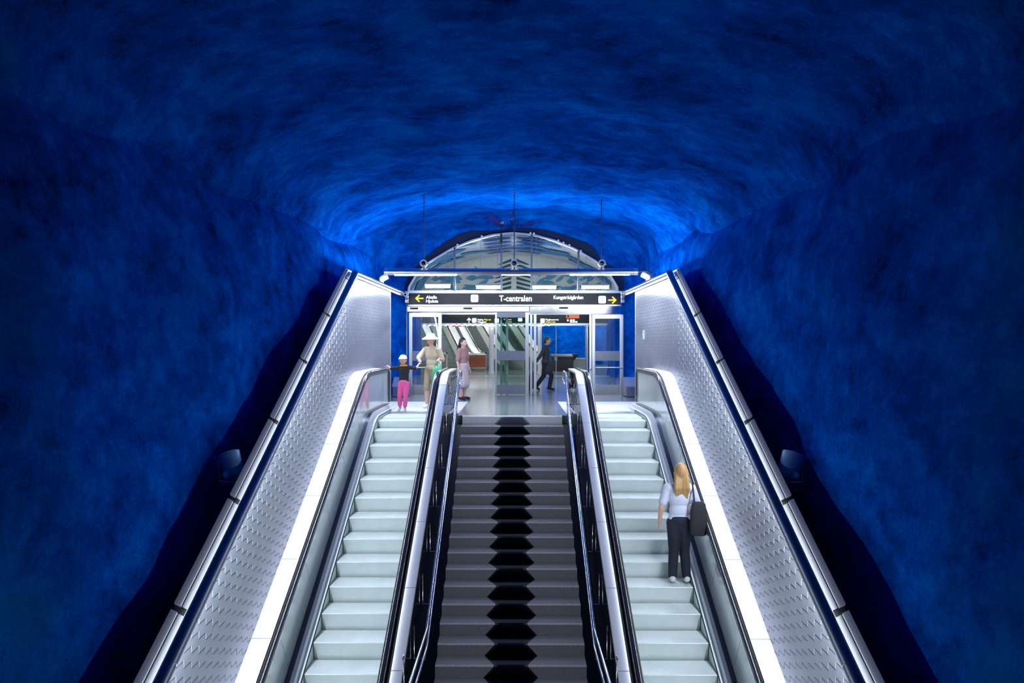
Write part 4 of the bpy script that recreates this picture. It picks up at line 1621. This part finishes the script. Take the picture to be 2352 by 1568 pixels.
def human(label, loc, rotz, H, J, outfit, hs=1.0, voxel=0.009):
    """J: joints in metres, local, facing -y; the person's right hand side is at -x"""
    root = thing('person', label, 'person', loc)
    Rz = Matrix.Rotation(rotz, 4, 'Z')
    Tm = Matrix.Translation(Vector(loc)) @ Rz
    D = dict(
        hipL=V(.05, 0, .50), hipR=V(-.05, 0, .50), kneeL=V(.055, -.01, .275), kneeR=V(-.055, -.01, .275),
        ankL=V(.058, .01, .045), ankR=V(-.058, .01, .045), pel=V(0, 0, .53), waist=V(0, .0, .61), chest=V(0, 0, .72),
        shL=V(.105, 0, .80), shR=V(-.105, 0, .80), neck=V(0, 0, .835), head=V(0, -.01, .925),
        elL=V(.14, .01, .635), elR=V(-.14, .01, .635), wrL=V(.15, -.03, .49), wrR=V(-.15, -.03, .49),
        toeL=V(.065, -.085, .018), toeR=V(-.065, -.085, .018))
    for k in D:
        D[k] = D[k] * H
    for k, v in J.items():
        D[k] = Vector(v)
    g = lambda p: Tm @ p
    dirw = lambda v: Rz.to_3x3() @ v
    S = H / 1.7
    q = {k: g(v) for k, v in D.items()}
    R3 = Rz.to_3x3()
    hr = V(0.052, 0.062, 0.070) * H * hs
    def head_parts(mb):
        c = q['head']
        mb.ell(c, hr, R3, seg=20)
        mb.ell(c + dirw(V(0, -0.016, -0.034)) * H * hs, V(0.038, 0.042, 0.036) * H * hs, R3, seg=16)      # jaw
        mb.cap(c + dirw(V(0, -0.060, 0.004)) * H * hs, 0.006 * H * hs, c + dirw(V(0, -0.071, -0.016)) * H * hs, 0.0085 * H * hs, 8)
        mb.cap(c + dirw(V(-0.012, -0.052, -0.040)) * H * hs, 0.006 * H * hs, c + dirw(V(0.012, -0.052, -0.040)) * H * hs, 0.006 * H * hs, 8)
        for sx in (-1, 1):
            mb.ell(c + dirw(V(sx * 0.053, 0.004, -0.006)) * H * hs, V(0.007, 0.012, 0.019) * H * hs, R3, seg=8)
        mb.cap(q['neck'] - V(0, 0, 0.02 * H), 0.034 * H, c - V(0, 0, 0.03 * H), 0.030 * H)
    def torso(mb, pad=0.0, lo=True):
        P = pad
        mb.cap(q['shL'] * 0.94 + q['shR'] * 0.06, 0.032 * H + P, q['shR'] * 0.94 + q['shL'] * 0.06, 0.032 * H + P)
        mb.ell(q['chest'], V(0.092 * H + P, 0.058 * H + P, 0.095 * H + P), R3, seg=18)
        mb.ell(q['waist'], V(0.078 * H + P, 0.052 * H + P, 0.085 * H + P), R3, seg=18)
        mb.cap(q['neck'] - V(0, 0, 0.03 * H), 0.04 * H + P, q['chest'], 0.06 * H + P)
        if lo:
            mb.ell(q['pel'], V(0.088 * H + P, 0.06 * H + P, 0.06 * H + P), R3, seg=18)
    def legs(mb, pad=0.0, down=1.0):
        P = pad
        mb.ell(q['pel'], V(0.088 * H + P, 0.062 * H + P, 0.06 * H + P), R3, seg=18)
        mb.cap(q['pel'], 0.06 * H + P, (q['hipL'] + q['hipR']) / 2 - V(0, 0, 0.035 * H), 0.045 * H + P)
        for s in 'LR':
            h, k, a = q['hip' + s], q['knee' + s], q['ank' + s]
            if down >= 0.5:
                mb.cap(h, 0.050 * H + P, k, 0.033 * H + P)
                f = (down - 0.5) * 2
                if f > 0:
                    e = k + (a - k) * f
                    m = k + (a - k) * min(f, 0.35)
                    mb.cap(k, 0.032 * H + P, m, 0.033 * H + P)
                    mb.cap(m, 0.033 * H + P, e, (0.022 if pad == 0 else 0.028) * H + P)
            else:
                mb.cap(h, 0.050 * H + P, h + (k - h) * down * 2, 0.045 * H + P)
    def arms(mb, pad=0.0, down=1.0):
        P = pad
        for s in 'LR':
            a, b, c = q['sh' + s], q['el' + s], q['wr' + s]
            if down <= 0.5:
                mb.cap(a, 0.028 * H + P, a + (b - a) * down * 2, 0.027 * H + P)
            else:
                mb.cap(a, 0.028 * H + P, b, 0.022 * H + P)
                f = (down - 0.5) * 2
                mb.cap(b, 0.023 * H + P, b + (c - b) * f, 0.016 * H + P)
    mb = MB()
    head_parts(mb)
    torso(mb)
    legs(mb)
    arms(mb)
    for s in 'LR':
        d = (q['wr' + s] - q['el' + s])
        n = outfit.get('palm' + s, None)
        n = dirw(V(*n)) if n else dirw(V(-1 if s == 'L' else 1, 0, 0))
        d.normalize()
        n = (n - d * n.dot(d)).normalized()
        side = d.cross(n) if s == 'L' else n.cross(d)
        if side.dot(dirw(V(0, -1, 0.2))) < 0:
            side = -side
        hd = outfit.get('hdir' + s)
        if hd:
            d = dirw(V(*hd)).normalized()
            n = (n - d * n.dot(d)).normalized()
            side = (side - d * side.dot(d) - n * side.dot(n)).normalized()
        hand(mb, q['wr' + s] + d * 0.008 * S, d, n, side, S * 1.12, outfit.get('curl' + s, 0.35))
        mb.cap(q['ank' + s], 0.024 * H, q['toe' + s], 0.017 * H)
        mb.cap(q['ank' + s], 0.024 * H, q['ank' + s] + (q['ank' + s] - q['toe' + s]) * 0.28 - V(0, 0, 0.012 * H), 0.02 * H)
    bake(mb, 'body', 'skin', root, voxel, 3)
    c = q['head']
    mb = MB()
    for sx in (-1, 1):
        mb.ell(c + dirw(V(sx * 0.021, -0.0535, 0.004)) * H * hs, V(0.0085, 0.006, 0.0055) * H * hs, R3, seg=10)
    mb.build('eyes', 'eye', root, 60)
    mb = MB()
    mb.ell(c + dirw(V(0, -0.0575, -0.040)) * H * hs, V(0.015, 0.004, 0.005) * H * hs, R3, seg=10)
    mb.build('mouth', 'lip', root, 60)
    # hair
    hm, style = outfit['hair']
    mb = MB()
    mb.ell(c + dirw(V(0, 0.010, 0.012)) * H * hs, hr * 1.08, R3, seg=18)
    if style == 'long':
        for i in range(-4, 5):
            a = c + dirw(V(0.010 * i, 0.030, 0.02)) * H * hs
            b_ = c + dirw(V(0.0125 * i, 0.062 + 0.004 * abs(i), -0.12)) * H * hs
            e = c + dirw(V(0.010 * i, 0.060, -0.235 + 0.006 * abs(i))) * H * hs
            mb.cap(a, 0.02 * H, b_, 0.017 * H, 8)
            mb.cap(b_, 0.017 * H, e, 0.009 * H, 8)
    elif style == 'bob':
        for i in range(-4, 5):
            mb.cap(c + dirw(V(0.012 * i, 0.02, 0.02)) * H * hs, 0.022 * H, c + dirw(V(0.0125 * i, 0.035, -0.085)) * H * hs, 0.014 * H, 8)
    # keep the face free
    cut = dirw(V(0, -1, 0))
    bmesh.ops.recalc_face_normals(mb.bm, faces=mb.bm.faces[:])
    for v in mb.bm.verts:
        rel = v.co - c
        fr = rel.dot(cut)
        if fr > 0.028 * H * hs and rel.z < 0.036 * H * hs:
            v.co -= cut * (fr - 0.028 * H * hs)
    bake(mb, 'hair', hm, root, voxel, 2)
    # clothes
    for kind, m, arg in outfit['clothes']:
        mb = MB()
        if kind == 'shirt':
            torso(mb, 0.011 * H)
            arms(mb, 0.009 * H, arg)
        elif kind == 'coat':
            torso(mb, 0.016 * H)
            arms(mb, 0.011 * H, arg)
            mb.cap(q['pel'], 0.085 * H, (q['kneeL'] + q['kneeR']) / 2 + V(0, 0, 0.12 * H), 0.095 * H)
        elif kind == 'trousers':
            legs(mb, 0.010 * H, arg)
        elif kind == 'skirt':
            mid = (q['kneeL'] + q['kneeR']) / 2
            mb.ell(q['pel'] + V(0, 0, 0.02 * H), V(0.108 * H, 0.08 * H, 0.075 * H), R3, seg=18)
            for s in 'LR':
                mb.cap(q['hip' + s], 0.068 * H, q['hip' + s] * (1 - arg) + (q['knee' + s] * 0.75 + mid * 0.25) * arg, 0.082 * H, 18)
            mb.cap(q['pel'], 0.075 * H, mid * arg + q['pel'] * (1 - arg), 0.08 * H, 18)
        elif kind == 'shoes':
            for s in 'LR':
                a, t = q['ank' + s], q['toe' + s]
                mb.cap(a - V(0, 0, 0.012 * H), 0.030 * H, t + V(0, 0, 0.004 * H), 0.023 * H)
                mb.cap(a - V(0, 0, 0.012 * H), 0.030 * H, a + (a - t) * 0.3 - V(0, 0, 0.014 * H), 0.026 * H)
        elif kind == 'scarf':
            n = 14
            cc = q['neck'] + V(0, 0, -0.012 * H)
            mb.tube([cc + dirw(V(0.052 * math.cos(2 * math.pi * i / n), 0.046 * math.sin(2 * math.pi * i / n) - 0.008, 0)) * H for i in range(n)], 0.018 * H, 8, closed=True)
        elif kind == 'sunhat':
            top = c + V(0, 0, 0.035 * H * hs)
            mb.lathe([(0.001, 0.056 * H), (0.045 * H, 0.05 * H), (0.066 * H, 0.01 * H), (arg * 0.8, -0.006 * H), (arg, -0.02 * H), (arg, -0.012 * H - 0.02 * H), (0.07 * H, -0.012 * H), (0.001, 0.0)], top, (0, 0, 1), 28)
            mb.build('sun_hat', m, root, 50)
            continue
        elif kind == 'visor':
            top = c + V(0, 0, 0.032 * H * hs)
            r = 0.062 * H * hs
            mb.lathe([(0.001, 0.048 * H * hs), (r * 0.6, 0.042 * H * hs), (r * 1.02, 0.0), (r * 1.02, -0.012 * H), (r * 0.9, -0.012 * H), (0.001, 0.0)], top, (0, 0, 1), 24)
            pts = []
            for i in range(13):
                a = math.pi * (1 + i / 12)
                pts.append(dirw(V(r * 1.05 * math.cos(a), r * 1.05 * math.sin(a) * 2.0, 0)))
            rows = [[top + p + V(0, 0, -0.010 * H - 0.1 * abs(p.length - r)) for p in pts], [top + p * 0.5 + V(0, 0, 0.0) for p in pts], [top + p * 0.5 + V(0, 0, -0.01 * H) for p in pts], [top + p + V(0, 0, -0.016 * H - 0.1 * abs(p.length - r)) for p in pts]]
            mb.grid(rows, 0, closed=False)
            mb.build('peaked_cap', m, root, 50)
            continue
        nm = {'shirt': 't_shirt', 'coat': 'coat', 'trousers': 'trousers', 'skirt': 'skirt', 'shoes': 'shoes', 'scarf': 'collar_scarf'}[kind]
        bake(mb, nm, m, root, voxel * 1.15, 4)
    return root, q

# child on the landing, one hand on the rail, the other held by the adult
ch, chq = human('child in black tee, bright pink trousers and white cap holding the escalator rail', (-2.37, 15.28, 0.004), R(-6), 1.22,
    dict(shR=(-.135, 0, .95), elR=(-.30, .03, .93), wrR=(-.40, .10, .992), shL=(.135, 0, .96), elL=(.235, .15, .93), wrL=(.262, .28, 1.02),
         kneeR=(-.08, -.06, .33), ankR=(-.10, .06, .07), toeR=(-.11, -.03, .022), kneeL=(.05, -.05, .33), ankL=(.03, -.03, .055), toeL=(.03, -.13, .022), head=(-.01, -.03, 1.125)),
    dict(hair=('hairbrown', 'bob'), palmR=(0, 0, -1), palmL=(0, 0, -1), hdirR=(-.55, .1, -.26), curlR=0.5,
         clothes=[('shirt', 'tee_black', 0.42), ('trousers', 'pink', 0.86), ('shoes', 'shoe', 1), ('scarf', 'orangecloth', 1), ('visor', 'whitecloth', 1)]), hs=1.16, voxel=0.0075)

ad, adq = human('adult in wide white sun hat and beige shirt reaching down to the child', (-1.85, 16.10, 0.004), R(-22), 1.70,
    dict(elR=(-.23, -.24, 1.14), wrR=(-.07, -.44, 1.10), elL=(.25, .05, 1.09), wrL=(.27, -.16, 1.13), shR=(-.18, 0, 1.34), shL=(.18, 0, 1.34), head=(-.02, -.03, 1.565),
         kneeR=(-.10, -.08, .46), ankR=(-.11, -.03, .08), toeR=(-.12, -.17, .03)),
    dict(hair=('hairbrown', 'bob'), palmR=(0.2, 0, -1), curlR=0.8, palmL=(0, 0, -1), hdirL=(0, -.8, -.4), curlL=1.0,
         clothes=[('shirt', 'beige', 0.45), ('trousers', 'khaki', 0.52), ('shoes', 'shoe', 1), ('sunhat', 'whitecloth', 0.2)]), voxel=0.009)

fr, frq = human('person with long black hair in mauve top and pale floral skirt', (-1.32, 18.4, 0.0), R(60), 1.62,
    dict(), dict(hair=('hairdark', 'long'), clothes=[('shirt', 'mauve', 0.45), ('skirt', 'palefloral', 1.1), ('shoes', 'tee_black', 1)]), voxel=0.01)

mn, mnq = human('person in dark grey coat and black trousers walking through the doorway', (1.02, 21.9, 0.0), R(80), 1.68,
    dict(kneeL=(.06, -.17, .47), ankL=(.06, -.10, .08), toeL=(.06, -.24, .03), kneeR=(-.06, .06, .46), ankR=(-.06, .30, .13), toeR=(-.06, .21, .03),
         elR=(-.25, .14, 1.08), wrR=(-.22, .30, .88), head=(0, -.05, 1.55)),
    dict(hair=('hairbrown', 'short'), clothes=[('coat', 'greycoat', 0.96), ('trousers', 'tee_black', 0.97), ('shoes', 'tee_black', 1)]), voxel=0.01)

wz = pz(SP, 10.12) + 0.006
wo, woq = human('woman with long blond hair, pale tee and dark jeans riding the escalator, seen from behind', (2.47, 10.30, wz), R(176), 1.74,
    dict(shL=(-.00 + .18, 0, 1.38), shR=(-.18, 0, 1.38), elR=(-.27, -.02, 1.12), wrR=(-.20, -.25, 1.06), elL=(.27, .04, 1.10), wrL=(.285, -.04, .85), head=(-.02, -.02, 1.605),
         kneeR=(-.08, -.03, .47), kneeL=(.08, -.02, .47), toeR=(-.10, -.14, .03), toeL=(.09, -.14, .03)),
    dict(hair=('hairblond', 'long'), clothes=[('shirt', 'lilac', 0.36), ('trousers', 'denim', 0.97), ('shoes', 'shoe', 1)]), voxel=0.009)

def bag(name, label, c, r, m, strap, cat='bag', rot=0):
    root = thing(name, label, cat, c)
    mb = MB()
    Rz = Matrix.Rotation(rot, 3, 'Z')
    rows = []
    for k, w in ((-1, 0.72), (-0.92, 0.94), (-0.3, 1.04), (0.4, 0.96), (0.9, 0.80), (1.0, 0.6)):
        ring = []
        for i in range(20):
            a = 2 * math.pi * i / 20
            ca, sa = math.cos(a), math.sin(a)
            ring.append(Vector(c) + Rz @ Vector((r[0] * w * math.copysign(abs(ca) ** 0.6, ca), r[1] * w * math.copysign(abs(sa) ** 0.7, sa), r[2] * k)))
        rows.append(ring)
    mb.grid(rows)
    mb.build('body', m, root, 50)
    mb = MB()
    mb.tube(strap, 0.012, 8)
    mb.build('strap', m, root, 50)
    return root
sh = woq['shR']
bc = V(2.70, 10.10, wz + 0.98)
bag('shoulder_bag', "black shoulder bag hanging at the back of the long-haired woman on the escalator", tuple(bc), (0.12, 0.06, 0.24), 'tee_black',
    [bc + V(-0.06, 0, 0.22), bc + V(-0.065, 0.03, 0.36), sh + V(0.0, -0.085, -0.02), sh + V(0.0, -0.045, 0.068), sh + V(0, 0.05, 0.06), sh + V(0.01, 0.10, -0.06)])
hl = adq['wrL'] + Matrix.Rotation(R(-22), 3, 'Z') @ V(0, -0.075, -0.035)
gc = hl + V(0, 0, -0.30)
bag('handbag', 'green bag hanging from the hand of the adult in the white hat', tuple(gc), (0.12, 0.07, 0.15), 'green',
    [gc + V(-0.07, 0, 0.14), gc + V(-0.05, 0, 0.24), hl + V(-0.01, 0, -0.018), hl + V(0.01, 0, -0.018), gc + V(0.05, 0, 0.24), gc + V(0.07, 0, 0.14)])
# wheeled bag behind the person in the doorway
hw = mnq['wrR']
wb = thing('wheeled_bag', 'black wheeled bag pulled by the person in the dark grey coat', 'bag', (0.62, 21.85, 0))
ax = (V(hw.x - 0.03, hw.y, hw.z - 0.04) - V(0.52, 21.85, 0.05))
u = ax.normalized()
w_ = V(0, 1, 0)
n_ = u.cross(w_).normalized()
b0 = V(0.52, 21.85, 0.08)
mb = MB()
rows = []
for k, sc in ((0, 0.86), (0.03, 1.0), (0.5, 1.0), (0.55, 0.84)):
    ring = []
    for i in range(20):
        a = 2 * math.pi * i / 20
        ca, sa = math.cos(a), math.sin(a)
        ring.append(b0 + u * k + w_ * (0.18 * sc * math.copysign(abs(ca) ** 0.5, ca)) - n_ * (0.02) + n_ * (0.11 * sc * math.copysign(abs(sa) ** 0.5, sa)))
    rows.append(ring)
mb.grid(rows)
mb.build('body', 'tee_black', wb, 50)
for sy in (-0.14, 0.14):
    mb = MB()
    mb.lathe([(0.02, -0.018), (0.05, -0.018), (0.055, 0), (0.05, 0.018), (0.02, 0.018)], V(0.50, 21.85 + sy, 0.056), (0, 1, 0), 18)
    mb.build('wheel', 'rubber', wb, 40)
mb = MB()
e = b0 + ax
mb.tube([b0 + u * 0.5 + w_ * 0.07, e + w_ * 0.07 - u * 0.03, e + w_ * 0.05, e - w_ * 0.05, e - w_ * 0.07 - u * 0.03, b0 + u * 0.5 - w_ * 0.07], 0.009, 8)
mb.build('handle', 'steel', wb, 50)
